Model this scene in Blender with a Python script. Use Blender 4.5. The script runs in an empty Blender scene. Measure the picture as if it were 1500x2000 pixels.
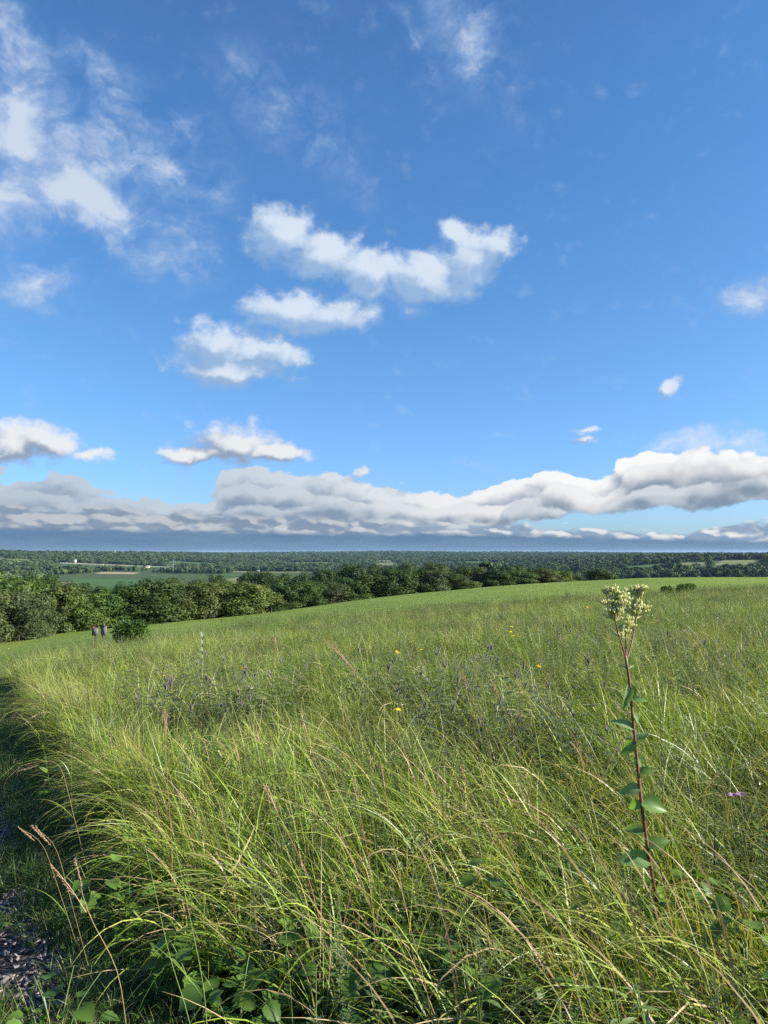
import bpy, bmesh, math, random
import numpy as np
from mathutils import Vector, Matrix, Euler
R = math.radians
SC = bpy.context.scene
COL = SC.collection

# ------------------------------------------------------------ camera, sun, sky, exposure
CAM_H = 1.65
PITCH = math.atan(78 / 1500)
FOC = 1500.0                       # focal length in pixels of the 1500 x 2000 picture
cam_data = bpy.data.cameras.new('camera')
cam = bpy.data.objects.new('camera', cam_data)
COL.objects.link(cam)
cam.location = (0, 0, CAM_H)
cam.rotation_euler = (math.pi / 2 + PITCH, 0, 0)
cam_data.sensor_fit = 'VERTICAL'
cam_data.sensor_height = 36
cam_data.lens = 36 * FOC / 2000
cam_data.clip_start = 0.05
cam_data.clip_end = 60000
SC.camera = cam

SUN_AZ, SUN_EL = R(97), R(25)      # azimuth clockwise from +Y (the view), elevation
sun_data = bpy.data.lights.new('sun', 'SUN')
sun_data.energy = 5.0
sun_data.angle = R(0.53)
sun_data.color = (1.0, 0.92, 0.80)
sun = bpy.data.objects.new('sun', sun_data)
COL.objects.link(sun)
SUN_DIR = Vector((math.sin(SUN_AZ) * math.cos(SUN_EL), math.cos(SUN_AZ) * math.cos(SUN_EL), math.sin(SUN_EL)))
sun.rotation_euler = SUN_DIR.to_track_quat('Z', 'Y').to_euler()

SC.view_settings.view_transform = 'Standard'
SC.view_settings.look = 'None'
SC.view_settings.exposure = 1.5
SC.view_settings.gamma = 1.0
SC.view_settings.use_curve_mapping = False
SC.cycles.max_bounces = 6
SC.cycles.diffuse_bounces = 2
SC.cycles.glossy_bounces = 2
SC.cycles.transmission_bounces = 4
SC.cycles.transparent_max_bounces = 8
SC.cycles.volume_bounces = 0
SC.cycles.caustics_reflective = False
SC.cycles.caustics_refractive = False
SC.cycles.use_adaptive_sampling = True
SC.cycles.adaptive_threshold = 0.012
SC.cycles.use_denoising = False
SC.cycles.denoiser = 'OPENIMAGEDENOISE'
SC.cycles.denoising_input_passes = 'RGB_ALBEDO_NORMAL'
SC.cycles.denoising_prefilter = 'ACCURATE'


def ray(px, py):
    dx, dz = (px - 750) / FOC, (1000 - py) / FOC
    return dx, math.cos(PITCH) - dz * math.sin(PITCH), math.sin(PITCH) + dz * math.cos(PITCH)


def uv(px, py):
    x, y, z = ray(px, py)
    return math.atan2(x, y), math.atan2(z, math.hypot(x, y))


class Net:
    """small helper that writes node trees as expressions"""
    def __init__(s, tree):
        s.t = tree

    def node(s, kind, ins=(), **props):
        n = s.t.nodes.new(kind)
        for k, v in props.items():
            setattr(n, k, v)
        for k, v in (ins.items() if isinstance(ins, dict) else enumerate(ins)):
            if v is None:
                continue
            if isinstance(v, bpy.types.NodeSocket):
                s.t.links.new(v, n.inputs[k])
            else:
                n.inputs[k].default_value = v
        return n

    def m(s, op, a, b=None, c=None, clamp=False):
        return s.node('ShaderNodeMath', (a, b, c), operation=op, use_clamp=clamp).outputs[0]

    def vm(s, op, a, b=None, c=None):
        n = s.node('ShaderNodeVectorMath', (a, b, c), operation=op)
        return n.outputs['Value'] if op in ('DOT_PRODUCT', 'LENGTH', 'DISTANCE') else n.outputs['Vector']

    def add(s, a, b): return s.m('ADD', a, b)
    def sub(s, a, b): return s.m('SUBTRACT', a, b)
    def mul(s, a, b): return s.m('MULTIPLY', a, b)
    def mad(s, a, b, c): return s.m('MULTIPLY_ADD', a, b, c)
    def max(s, a, b): return s.m('MAXIMUM', a, b)
    def min(s, a, b): return s.m('MINIMUM', a, b)

    def step(s, x, a, b, y0=0.0, y1=1.0):
        return s.node('ShaderNodeMapRange', {0: x, 1: a, 2: b, 3: y0, 4: y1}, interpolation_type='SMOOTHSTEP').outputs[0]

    def lin(s, x, a, b, y0=0.0, y1=1.0):
        return s.node('ShaderNodeMapRange', {0: x, 1: a, 2: b, 3: y0, 4: y1}).outputs[0]

    def mix(s, f, a, b, blend='MIX'):
        n = s.t.nodes.new('ShaderNodeMix')
        n.data_type = 'RGBA'
        n.blend_type = blend
        for i, v in ((0, f), (6, a), (7, b)):
            if isinstance(v, bpy.types.NodeSocket):
                s.t.links.new(v, n.inputs[i])
            else:
                n.inputs[i].default_value = v if i == 0 else (v[0], v[1], v[2], 1)
        return n.outputs[2]

    def noise(s, vec, scale, detail=4, rough=0.5, dist=0.0, dims='3D', color=False, lac=2.0):
        n = s.node('ShaderNodeTexNoise', {'Vector': vec, 'Scale': scale, 'Detail': detail, 'Roughness': rough,
                                          'Distortion': dist, 'Lacunarity': lac}, noise_dimensions=dims)
        return n.outputs[1 if color else 0]

    def voro(s, vec, scale, detail=0, rough=0.5, smooth=0.6, dims='3D'):
        n = s.t.nodes.new('ShaderNodeTexVoronoi')
        n.voronoi_dimensions = dims
        n.feature = 'SMOOTH_F1' if smooth > 0 else 'F1'
        s.t.links.new(vec, n.inputs['Vector'])
        n.inputs['Scale'].default_value = scale
        n.inputs['Detail'].default_value = detail
        n.inputs['Roughness'].default_value = rough
        if smooth > 0:
            n.inputs['Smoothness'].default_value = smooth
        return n.outputs['Distance']

    def curve(s, x, pts):
        n = s.t.nodes.new('ShaderNodeFloatCurve')
        c = n.mapping.curves[0]
        n.mapping.use_clip = False
        for i, (a, b) in enumerate(pts):
            if i < 2:
                c.points[i].location = (a, b)
            else:
                c.points.new(a, b)
        n.mapping.update()
        s.t.links.new(x, n.inputs['Value'])
        return n.outputs[0]

    def ramp(s, x, stops):
        n = s.t.nodes.new('ShaderNodeValToRGB')
        e = n.color_ramp.elements
        while len(e) < len(stops):
            e.new(0.5)
        for k, (p, c) in enumerate(stops):
            e[k].position = p
            e[k].color = (c[0], c[1], c[2], 1)
        s.t.links.new(x, n.inputs[0])
        return n.outputs[0]


WORLD_STRENGTH = 0.05


def lin_rgb(r, g, b, k=1.0):
    f = lambda c: (c / 255 / 12.92 if c / 255 <= 0.04045 else ((c / 255 + 0.055) / 1.055) ** 2.4) * k
    return (f(r), f(g), f(b))


def build_world():
    w = bpy.data.worlds.new('World')
    SC.world = w
    w.use_nodes = True
    t = w.node_tree
    t.nodes.clear()
    n = Net(t)
    K = 1 / (WORLD_STRENGTH * 2 ** SC.view_settings.exposure)
    C = lambda r, g, b: lin_rgb(r, g, b, K)
    out = t.nodes.new('ShaderNodeOutputWorld')
    sky = t.nodes.new('ShaderNodeTexSky')
    sky.sky_type = 'NISHITA'
    sky.sun_disc = False
    sky.sun_elevation = SUN_EL
    sky.sun_rotation = SUN_AZ
    sky.altitude = 300
    sky.air_density = 1.0
    sky.dust_density = 0.8
    sky.ozone_density = 2.0
    d = t.nodes.new('ShaderNodeTexCoord').outputs['Generated']
    sx = t.nodes.new('ShaderNodeSeparateXYZ')
    t.links.new(d, sx.inputs[0])
    X, Y, Z = sx.outputs
    U = n.m('ARCTAN2', X, Y)
    V = n.m('ARCSINE', Z)
    P = n.node('ShaderNodeCombineXYZ', (U, V, 0.0)).outputs[0]
    # clear washed summer air: less of the yellow near the horizon, deeper blue above
    tint = n.ramp(V, [(0.0, (0.636, 0.927, 1.466)), (0.12, (0.627, 0.962, 1.519)), (0.22, (0.636, 1.024, 1.395)), (0.55, (0.600, 1.060, 1.466)), (1.0, (0.583, 0.883, 1.192))])
    base = n.mix(1.0, sky.outputs[0], tint, 'MULTIPLY')

    # slow and fast bending of the cloud outlines
    w1 = n.noise(P, 13.0, 5, 0.58, color=True, dims='2D')
    w1 = n.vm('MULTIPLY_ADD', n.vm('SUBTRACT', w1, (0.5, 0.5, 0.5)), (0.055, 0.040, 0.0), P)
    w2 = n.noise(P, 60.0, 4, 0.6, color=True, dims='2D')
    w1 = n.vm('MULTIPLY_ADD', n.vm('SUBTRACT', w2, (0.5, 0.5, 0.5)), (0.007, 0.006, 0.0), w1)
    fine = n.noise(n.vm('MULTIPLY', P, (1.0, 1.5, 1.0)), 42.0, 6, 0.60, dims='2D')

    def blobs(vec, items):
        acc = None
        for it in items:
            px, py, rx, ry = it[:4]
            rot = it[4] if len(it) > 4 else 0
            wt = it[5] if len(it) > 5 else 1.0
            u0, v0 = uv(px, py)
            c = math.cos(u0)
            sx_, sy_ = rx / FOC * c * c, ry / FOC * c
            mp = n.node('ShaderNodeMapping', {'Vector': vec, 'Location': (u0, v0, 0), 'Rotation': (0, 0, R(rot)),
                                              'Scale': (sx_, sy_, 1)}, vector_type='TEXTURE').outputs[0]
            g = n.node('ShaderNodeTexGradient', {'Vector': mp}, gradient_type='SPHERICAL').outputs[1]
            if wt != 1.0:
                g = n.mul(g, wt)
            acc = g if acc is None else n.m('SMOOTH_MAX', acc, g, 0.12)
        return acc

    # ---- puffy fair-weather clouds
    PUFF = [(548, 466, 105, 80), (630, 495, 100, 65, -12), (720, 525, 120, 62, -12), (830, 545, 140, 66), (925, 515, 95, 70, 25), (965, 492, 75, 52, 10), (893, 455, 40, 44, 30, .8),
            (560, 605, 125, 62, 5), (655, 612, 125, 56, 12), (430, 675, 130, 68), (520, 690, 120, 52, -6), (450, 725, 170, 44),
            (455, 868, 125, 58, 4), (545, 884, 100, 32), (385, 888, 100, 28),
            (30, 866, 150, 62), (90, 858, 80, 50), (160, 886, 60, 20, 0, .8),
            (1315, 748, 42, 26, 30, .75), (1145, 838, 52, 14, 0, .6), (1142, 857, 40, 11, 0, .6)]
    mp_ = blobs(w1, PUFF)
    LX, LY = 0.012, 0.016
    ml_ = blobs(n.vm('ADD', w1, (LX, LY, 0)), PUFF)
    mid = n.noise(n.vm('MULTIPLY', P, (1.0, 1.3, 1.0)), 24.0, 4, 0.55, dims='2D')
    tex = n.mad(fine, 0.45, n.mad(mid, 0.75, -0.60))
    dp = n.sub(n.add(mp_, n.mul(tex, n.step(mp_, 0.0, 0.16))), 0.06)
    ap = n.mul(n.step(dp, 0.03, 0.58), 0.97)
    sh = n.add(n.mul(n.sub(mp_, ml_), 1.5), n.mad(tex, 1.6, -0.06))
    shv = n.step(sh, -0.36, 0.62)
    high = n.step(V, 0.10, 0.26)
    pd = n.mix(high, C(148, 163, 184), C(152, 184, 222))
    pl = n.mix(high, C(240, 241, 240), C(218, 231, 246))
    cp = n.mix(shv, pd, pl)

    # ---- thin torn clouds, high left, top and right edge
    WISP = [(40, 270, 290, 150, 0, 1.1), (160, 385, 330, 120, -14, 1.05), (20, 380, 220, 120, 0, .9), (320, 320, 220, 170, -30, .66), (260, 460, 270, 120, -12, .60),
            (185, 165, 170, 90, -30, .55), (10, 90, 150, 160, 0, .58), (110, 230, 260, 170, 0, .55), (50, 560, 260, 100, 10, .52),
            (570, 225, 240, 90, -28, .60), (640, 280, 120, 46, -50, .40), (430, 520, 140, 60, 0, .38), (615, 50, 110, 70, 0, .34),
            (915, 30, 230, 110, -58, .62), (985, 150, 190, 50, -62, .52), (820, 100, 150, 56, -50, .40), (1450, 590, 190, 60, 14, .78), (1350, 572, 90, 36, 15, .55),
            (1440, 856, 240, 44, 6, .90), (1300, 876, 150, 26, 6, .5), (1455, 820, 50, 18, 0, .5), (700, 390, 90, 40, 0, .3), (800, 605, 80, 30, 0, .32), (905, 908, 60, 18, 0, .4)]
    wn = n.noise(n.node('ShaderNodeMapping', {'Vector': w1, 'Rotation': (0, 0, R(50)), 'Scale': (1.0, 1.5, 1)}).outputs[0], 13.0, 7, 0.60, 0.2, dims='2D')
    mw = blobs(w1, WISP)
    dw = n.sub(n.add(mw, n.mul(n.mad(wn, 1.9, -0.98), n.step(mw, 0.02, 0.35))), 0.04)
    aw = n.mul(n.step(dw, -0.05, 1.0), 0.88)
    cw = n.mix(n.step(n.add(dw, n.mad(mid, 1.0, -0.5)), 0.15, 1.05), C(146, 180, 224), C(214, 225, 240))
    cw = n.mix(n.step(V, 0.10, 0.20), C(232, 238, 246), cw)

    # ---- the cumulus bank above the horizon
    def cv(pts):                    # (px, py) -> curve over u in 0..1
        return [((uv(a, 900)[0] + 0.6) / 1.2, uv(750, b)[1] if b is not None else 0) for a, b in pts]
    u01 = n.lin(U, -0.6, 0.6)
    top = n.curve(u01, cv([(-60, 905), (0, 916), (120, 925), (220, 950), (330, 962), (410, 955), (440, 918), (560, 900), (650, 905), (760, 928), (860, 936),
                           (960, 938), (1010, 914), (1090, 908), (1160, 922), (1235, 888), (1300, 882), (1370, 872), (1500, 874), (1600, 880)]))
    bot = n.curve(u01, cv([(-60, 1060), (300, 1060), (800, 1055), (1000, 1020), (1120, 1004), (1300, 998), (1500, 984), (1600, 980)]))
    right = n.step(U, -0.35, 0.30)
    PB = n.vm('MULTIPLY', w1, n.node('ShaderNodeCombineXYZ', (1.0, n.mad(right, -1.3, 2.7), 1.0)).outputs[0])

    def rank(drop, off, scale, amp, depth, dark, lite, foot=None, wob=0.0, detail=2.0):
        """one row of heaped heads: bright where a head meets the sky or faces the sun, grey further down"""
        q = n.vm('ADD', PB, (off, off * 0.37, 0))
        a = n.voro(q, scale, detail, 0.50, 0.25, '2D')
        b = n.voro(n.vm('ADD', q, (0.016, 0.022, 0)), scale, 2.0, 0.50, 0.25, '2D')
        tp = n.sub(top, drop)
        if wob:
            tp = n.add(tp, n.mad(n.noise(n.vm('ADD', P, (off, 0, 0)), 7.0, 1, 0.5, dims='2D'), wob, -wob / 2))
        tp = n.add(tp, n.mad(a, -amp, amp * 0.45))
        dep = n.sub(n.add(tp, n.mad(fine, 0.010, -0.005)), V)
        al_ = n.step(dep, -0.0012, 0.0045)
        lit_ = n.add(n.step(dep, 0.0, depth, 0.75, 0.0), n.mul(n.sub(b, a), 1.0))
        lit_ = n.add(lit_, n.mad(tex, 0.45, 0.0))
        return al_, n.mix(n.step(lit_, -0.15, 0.80), dark, lite)

    dk = n.mix(right, C(146, 165, 188), C(140, 157, 178))
    lt = n.mix(right, C(192, 205, 219), C(252, 252, 250))
    ranks = [rank(0.0, 0.0, 11.0, 0.036, 0.046, dk, lt),
             rank(0.026, 1.7, 9.0, 0.030, 0.036, n.mix(right, C(140, 160, 184), C(126, 144, 166)), n.mix(right, C(186, 200, 214), C(240, 241, 242)), wob=0.03),
             rank(0.046, 3.1, 12.0, 0.018, 0.022, n.mix(right, C(136, 157, 182), C(132, 150, 170)), n.mix(right, C(182, 196, 210), C(210, 217, 224)), wob=0.02)]
    foot = n.step(n.sub(V, n.mad(mid, 0.024, n.sub(bot, 0.014))), -0.003, 0.005)

    # ---- low row of small cumuli and the dark slab under it
    PL = n.vm('MULTIPLY', n.vm('MULTIPLY_ADD', n.vm('SUBTRACT', w1, P), (0.5, 0.35, 0), P), (1.0, 2.6, 1.0))
    lo = n.voro(PL, 24.0, 1.5, 0.5, 0.5, '2D')
    lol = n.voro(n.vm('ADD', PL, (0.006, 0.012, 0)), 24.0, 1.5, 0.5, 0.5, '2D')
    ltop = n.curve(u01, cv([(-60, 985), (200, 988), (500, 1000), (800, 1010), (1000, 1020), (1200, 1030), (1350, 1030), (1500, 1020), (1600, 1015)]))
    al = n.mul(n.step(n.sub(n.add(ltop, n.mad(lo, -0.018, 0.008)), V), -0.001, 0.004), n.lin(fine, .2, .6, .75, 1.0))
    ll = n.add(n.mul(n.sub(lol, lo), 2.4), n.mad(fine, 0.9, -0.45))
    ll = n.add(ll, n.lin(V, uv(750, 1062)[1], uv(750, 1000)[1], -0.35, 0.35))
    cl = n.mix(n.step(ll, -0.35, 0.65), n.mix(right, C(128, 146, 170), C(142, 164, 190)), n.mix(right, C(196, 200, 206), C(232, 234, 232)))
    stn = n.noise(n.vm('MULTIPLY', P, (1.0, 9.0, 1.0)), 7.0, 5, 0.55, dims='2D')
    slab_top = n.curve(u01, cv([(-60, 1034), (250, 1036), (600, 1040), (900, 1042), (1200, 1050), (1500, 1058), (1600, 1060)]))
    asl = n.step(n.sub(n.add(slab_top, n.mad(fine, 0.006, -0.003)), V), -0.003, 0.005)
    csl = n.mix(stn, C(88, 122, 158), C(122, 152, 182))
    csl = n.mix(n.lin(V, uv(750, 1080)[1], uv(750, 1055)[1], 0.45, 0.0), csl, C(136, 164, 190))
    glow = n.step(n.m('ABSOLUTE', n.sub(V, uv(750, 1078)[1])), 0.0, 0.0026, 0.6, 0.0)
    csl = n.mix(n.mul(glow, n.step(stn, 0.32, 0.62)), csl, C(176, 190, 208))

    c = n.mix(aw, base, cw)
    c = n.mix(ap, c, cp)
    c = n.mix(n.mul(al, 0.95), c, cl)
    for a_, col in ranks:
        c = n.mix(n.mul(n.mul(a_, foot), 0.98), c, col)
    # low row again in front of the bank's foot
    c = n.mix(n.mul(al, n.step(n.sub(ltop, V), 0.0, 0.012, 0.0, 0.85)), c, cl)
    c = n.mix(asl, c, csl)
    bg = n.node('ShaderNodeBackground', {0: c, 1: WORLD_STRENGTH}).outputs[0]
    # the rest of the sky, behind and above: plain broken cloud
    cheap = n.noise(d, 3.0, 2)
    bg2 = n.node('ShaderNodeBackground', {0: n.mix(n.step(cheap, 0.5, 0.8, 0, .6), base, C(200, 208, 222)), 1: WORLD_STRENGTH}).outputs[0]
    inside = n.mul(n.step(n.m('ABSOLUTE', U), 0.60, 0.75, 1, 0), n.mul(n.step(V, 0.74, 0.85, 1, 0), n.step(V, -0.05, -0.02)))
    ms = n.node('ShaderNodeMixShader', (inside, bg2, bg))
    t.links.new(ms.outputs[0], out.inputs[0])
    w.cycles.sampling_method = 'MANUAL'
    w.cycles.sample_map_resolution = 512


build_world()

# ------------------------------------------------------------ object helpers
rng = np.random.default_rng(7)
random.seed(7)


def tag(o, label=None, cat=None, group=None, kind=None):
    if label: o['label'] = label
    if cat: o['category'] = cat
    if group: o['group'] = group
    if kind: o['kind'] = kind
    return o


def new_obj(name, data, parent=None, loc=None, col=None):
    o = bpy.data.objects.new(name, data)
    (col or COL).objects.link(o)
    if parent is not None: o.parent = parent
    if loc is not None: o.location = loc
    return o


def empty(name, loc, rz=0.0, scale=1.0):
    o = new_obj(name, None, loc=loc)
    o.rotation_euler = (0, 0, rz)
    o.scale = (scale,) * 3
    o.empty_display_size = 0.2
    return o


def np_mesh(name, verts, quads=None, tris=None, mat=None, attrs=None, smooth=False):
    """mesh from arrays; attrs: name -> per-vertex float array"""
    me = bpy.data.meshes.new(name)
    verts = np.asarray(verts, dtype=np.float32).reshape(-1, 3)
    q = np.zeros((0, 4), np.int32) if quads is None else np.asarray(quads, np.int32).reshape(-1, 4)
    t = np.zeros((0, 3), np.int32) if tris is None else np.asarray(tris, np.int32).reshape(-1, 3)
    me.vertices.add(len(verts))
    me.vertices.foreach_set('co', verts.ravel())
    nl = q.size + t.size
    me.loops.add(nl)
    me.loops.foreach_set('vertex_index', np.concatenate([q.ravel(), t.ravel()]).astype(np.int32))
    me.polygons.add(len(q) + len(t))
    st = np.concatenate([np.arange(len(q)) * 4, q.size + np.arange(len(t)) * 3]).astype(np.int32)
    me.polygons.foreach_set('loop_start', st)
    if smooth:
        me.polygons.foreach_set('use_smooth', np.ones(len(q) + len(t), dtype=bool))
    for k, a in (attrs or {}).items():
        at_ = me.attributes.new(k, 'FLOAT', 'POINT')
        at_.data.foreach_set('value', np.asarray(a, np.float32).ravel())
    me.update(calc_edges=True)
    me.validate()
    if mat: me.materials.append(mat)
    return me


class Mesh:
    """collects pieces of one mesh"""
    def __init__(s):
        s.v, s.q, s.t, s.n = [], [], [], 0
        s.a = {'tip': [], 'rnd': []}

    def put(s, v, q=None, t=None, tip=0.0, rnd=0.0):
        v = np.asarray(v, float).reshape(-1, 3)
        if q is not None and len(q): s.q.append(np.asarray(q).reshape(-1, 4) + s.n)
        if t is not None and len(t): s.t.append(np.asarray(t).reshape(-1, 3) + s.n)
        s.v.append(v)
        s.a['tip'].append(np.broadcast_to(tip, (len(v),)))
        s.a['rnd'].append(np.broadcast_to(rnd, (len(v),)))
        s.n += len(v)

    def mesh(s, name, mat, smooth=False):
        return np_mesh(name, np.concatenate(s.v), np.concatenate(s.q) if s.q else None, np.concatenate(s.t) if s.t else None,
                       mat, {k: np.concatenate(a) for k, a in s.a.items()}, smooth)

    def build(s, name, mat, parent=None, loc=None, smooth=False):
        return new_obj(name, s.mesh(name, mat, smooth), parent, loc)

    def tube(s, pts, rad, n=6, rnd=0.0, cap=True):
        pts = np.asarray(pts, float)
        rad = np.broadcast_to(np.asarray(rad, float), (len(pts),))
        tan = np.gradient(pts, axis=0)
        tan /= np.linalg.norm(tan, axis=1, keepdims=True) + 1e-9
        ref = np.array([0.3, 1.0, 0.1]) if abs(tan[0][1]) < 0.8 else np.array([1.0, 0.2, 0.1])
        a = np.cross(tan, ref); a /= np.linalg.norm(a, axis=1, keepdims=True) + 1e-9
        b = np.cross(tan, a)
        th = np.arange(n) / n * 2 * math.pi
        v = pts[:, None] + rad[:, None, None] * (np.cos(th)[None, :, None] * a[:, None] + np.sin(th)[None, :, None] * b[:, None])
        k = np.arange(len(pts) - 1)[:, None] * n
        j = np.arange(n)[None]
        j2 = (j + 1) % n
        q = np.stack([k + j, k + j2, k + n + j2, k + n + j], -1).reshape(-1, 4)
        t = []
        vv = v.reshape(-1, 3)
        if cap:
            vv = np.concatenate([vv, pts[-1:] + tan[-1:] * rad[-1]])
            base = (len(pts) - 1) * n
            t = [(base + i, base + (i + 1) % n, len(vv) - 1) for i in range(n)]
        tip = np.concatenate([np.repeat(np.linspace(0, 1, len(pts)), n), [1.0] if cap else []])
        s.put(vv, q, t, tip, rnd)

    def box(s, c, size, rz=0.0, bevel=0.0, rnd=0.0):
        bm = bmesh.new()
        bmesh.ops.create_cube(bm, size=1)
        for v in bm.verts: v.co = Vector((v.co.x * size[0], v.co.y * size[1], v.co.z * size[2]))
        if bevel: bmesh.ops.bevel(bm, geom=bm.edges[:], offset=bevel, segments=2, affect='EDGES')
        m = Matrix.Translation(c) @ Matrix.Rotation(rz, 4, 'Z')
        bm.transform(m)
        bm.verts.index_update()
        v = [x.co[:] for x in bm.verts]
        q = [[x.index for x in f.verts] for f in bm.faces if len(f.verts) == 4]
        t = [[x.index for x in f.verts] for f in bm.faces if len(f.verts) == 3]
        s.put(v, q, t, 0.0, rnd)
        bm.free()


# ------------------------------------------------------------ materials
def mat(name, fn):
    m = bpy.data.materials.new(name)
    m.use_nodes = True
    m.node_tree.nodes.clear()
    n = Net(m.node_tree)
    out = m.node_tree.nodes.new('ShaderNodeOutputMaterial')
    sh = fn(n)
    m.node_tree.links.new(sh, out.inputs[0])
    return m


def principled(n, color, rough=0.6, spec=0.3, **kw):
    d = {'Base Color': color, 'Roughness': rough, 'Specular IOR Level': spec}
    d.update(kw)
    if not isinstance(color, bpy.types.NodeSocket): d['Base Color'] = (*color[:3], 1)
    return n.node('ShaderNodeBsdfPrincipled', d).outputs[0]


def leafy(n, color, trans=0.35, rough=0.45, spec=0.4, tint=(1.25, 1.2, 0.5)):
    """leaf: reflecting face plus light shining through"""
    p = principled(n, color, rough, spec)
    tc = n.mix(1.0, color, tint, 'MULTIPLY')
    tr = n.node('ShaderNodeBsdfTranslucent', {0: tc}).outputs[0]
    return n.node('ShaderNodeMixShader', (trans, p, tr)).outputs[0]


def geo_pos(n): return n.node('ShaderNodeNewGeometry').outputs['Position']
def attr(n, k): return n.node('ShaderNodeAttribute', attribute_name=k).outputs['Fac']
def inst_rand(n): return n.node('ShaderNodeObjectInfo').outputs['Random']


# ------------------------------------------------------------ the lie of the land
DEPTH = [0, 20, 40, 60, 100, 140, 200, 300, 500, 900, 1400, 2000, 2600, 4000, 7000, 14000]
COLS = [-500, 0, 250, 500, 750, 1000, 1250, 1500, 2000]
ZT = {-500: [0, -2.5, -5.2, -7.8, -11.6, -14.5, -19, -25, -33, -39, -38, -28, -16, -12, -14, -40],
      0: [0, -1.7, -4.0, -6.4, -10.2, -13.5, -18, -24, -33, -40, -38, -28, -5, -9, -12, -40],
      250: [0, -1.4, -3.0, -4.9, -8.3, -11.6, -16, -23, -33, -41, -40, -33, -11, -13, -12, -40],
      500: [0, -1.2, -2.5, -4.0, -6.9, -9.6, -14.5, -21, -32, -42, -43, -41, -36, -26, -14, -40],
      750: [0, -1.05, -2.1, -3.0, -4.8, -6.3, -10.5, -18, -30, -42, -44, -43, -38, -24, -3, -40],
      1000: [0, -.9, -1.75, -2.4, -3.4, -4.3, -7, -14, -27, -38, -40, -37, -32, -22, -6, -40],
      1250: [0, -.8, -1.5, -2.0, -2.35, -3.1, -6.5, -13, -24, -29, -12, -15, -20, -24, -18, -40],
      1500: [0, -.7, -1.3, -1.75, -2.1, -2.9, -6, -12, -22, -27, -11, -15, -18, -24, -20, -40],
      2000: [0, -.6, -1.1, -1.5, -2.0, -3, -6, -12, -22, -26, -15, -15, -20, -24, -18, -40]}


def _blur(a, ax, k):
    ker = np.exp(-np.linspace(-2, 2, 2 * k + 1) ** 2)
    ker /= ker.sum()
    pad = [(0, 0), (0, 0)]
    pad[ax] = (k, k)
    return np.apply_along_axis(lambda r: np.convolve(r, ker, 'valid'), ax, np.pad(a, pad, mode='edge'))


LD = np.log(np.array(DEPTH) + 15.0)
FD = np.linspace(LD[0], LD[-1], 320)
FC = np.linspace(COLS[0], COLS[-1], 180)
_a = np.array([np.interp(FD, LD, ZT[c]) for c in COLS])
ZG = np.array([np.interp(FC, COLS, _a[:, i]) for i in range(len(FD))])
_n0 = ZG.copy()
ZG = _blur(_blur(ZG, 0, 5), 1, 9)


def wob(x, y):
    return np.sin(x * 1.0 + 0.7 * np.sin(y * 0.8)) * np.cos(y * 1.1 + 0.6 * np.sin(x * 0.7 + 1.3))


def gz(X, Y):
    """ground height"""
    X, Y = np.asarray(X, float), np.asarray(Y, float)
    px = 750 + FOC * X / np.maximum(Y, 6.0)
    fd = (np.log(np.maximum(Y, 0) + 15.0) - FD[0]) / (FD[-1] - FD[0]) * (len(FD) - 1)
    fc = (np.clip(px, COLS[0], COLS[-1]) - FC[0]) / (FC[-1] - FC[0]) * (len(FC) - 1)
    i = np.clip(fd.astype(int), 0, len(FD) - 2); j = np.clip(fc.astype(int), 0, len(FC) - 2)
    a, b = fd - i, fc - j
    z = (ZG[i, j] * (1 - a) * (1 - b) + ZG[i + 1, j] * a * (1 - b) + ZG[i, j + 1] * (1 - a) * b + ZG[i + 1, j + 1] * a * b)
    z = z + 0.03 * wob(X / 2.3, Y / 2.7) * np.clip(Y / 10, 0, 1) + 0.12 * wob(X / 19, Y / 23) * np.clip((Y - 15) / 40, 0, 1)
    far = np.clip((Y - 500) / 1500, 0, 1)
    return z + far * (5.0 * wob(X / 310 + 1, Y / 420) + 2.0 * wob(X / 130, Y / 170 + 2)) + np.clip((Y - 3500) / 3000, 0, 1) * 3.5 * wob(X / 1100 + 2, Y / 1500)


def slope(py):
    dz, t = (1000 - py) / FOC, math.tan(PITCH)
    return (dz + t) / (1 - dz * t)


def at(px, py, Y):
    x, y, z = ray(px, py)
    return Vector((x / y * Y, Y, CAM_H + z / y * Y))


def ground_at(px, Y, py=1200):
    x, y, z = ray(px, py)
    X = x / y * Y
    return Vector((X, Y, float(gz(X, Y))))


def sheet(name, rows, xl, xr, cols, lift, material):
    """a strip of ground between two edge functions of depth"""
    rows = np.asarray(rows, float)
    tt = np.linspace(0, 1, cols)
    L = np.array([xl(y) for y in rows]); Rr = np.array([xr(y) for y in rows])
    X = L[:, None] * (1 - tt) + Rr[:, None] * tt
    Y = np.repeat(rows[:, None], cols, 1)
    Z = gz(X, Y) + lift
    v = np.stack([X, Y, Z], -1).reshape(-1, 3)
    i = np.arange(len(rows) - 1)[:, None] * cols
    j = np.arange(cols - 1)[None]
    q = np.stack([i + j, i + j + 1, i + cols + j + 1, i + cols + j], -1).reshape(-1, 4)
    o = new_obj(name, np_mesh(name, v, q, mat=material, smooth=True))
    return tag(o, kind='structure')


def m_ground(n):
    p = geo_pos(n)
    a = n.noise(p, 9.0, 5, 0.6)
    near = n.ramp(a, [(0.25, (0.018, 0.016, 0.009)), (0.5, (0.040, 0.036, 0.018)), (0.72, (0.075, 0.062, 0.032))])
    b = n.noise(p, 0.05, 6, 0.65)
    far = n.ramp(b, [(0.3, (0.028, 0.048, 0.020)), (0.55, (0.05, 0.078, 0.028)), (0.75, (0.085, 0.11, 0.045))])
    sx = n.node('ShaderNodeSeparateXYZ', (p,))
    return principled(n, n.mix(n.step(sx.outputs[1], 60, 200), near, far), 0.95, 0.1)


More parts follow.
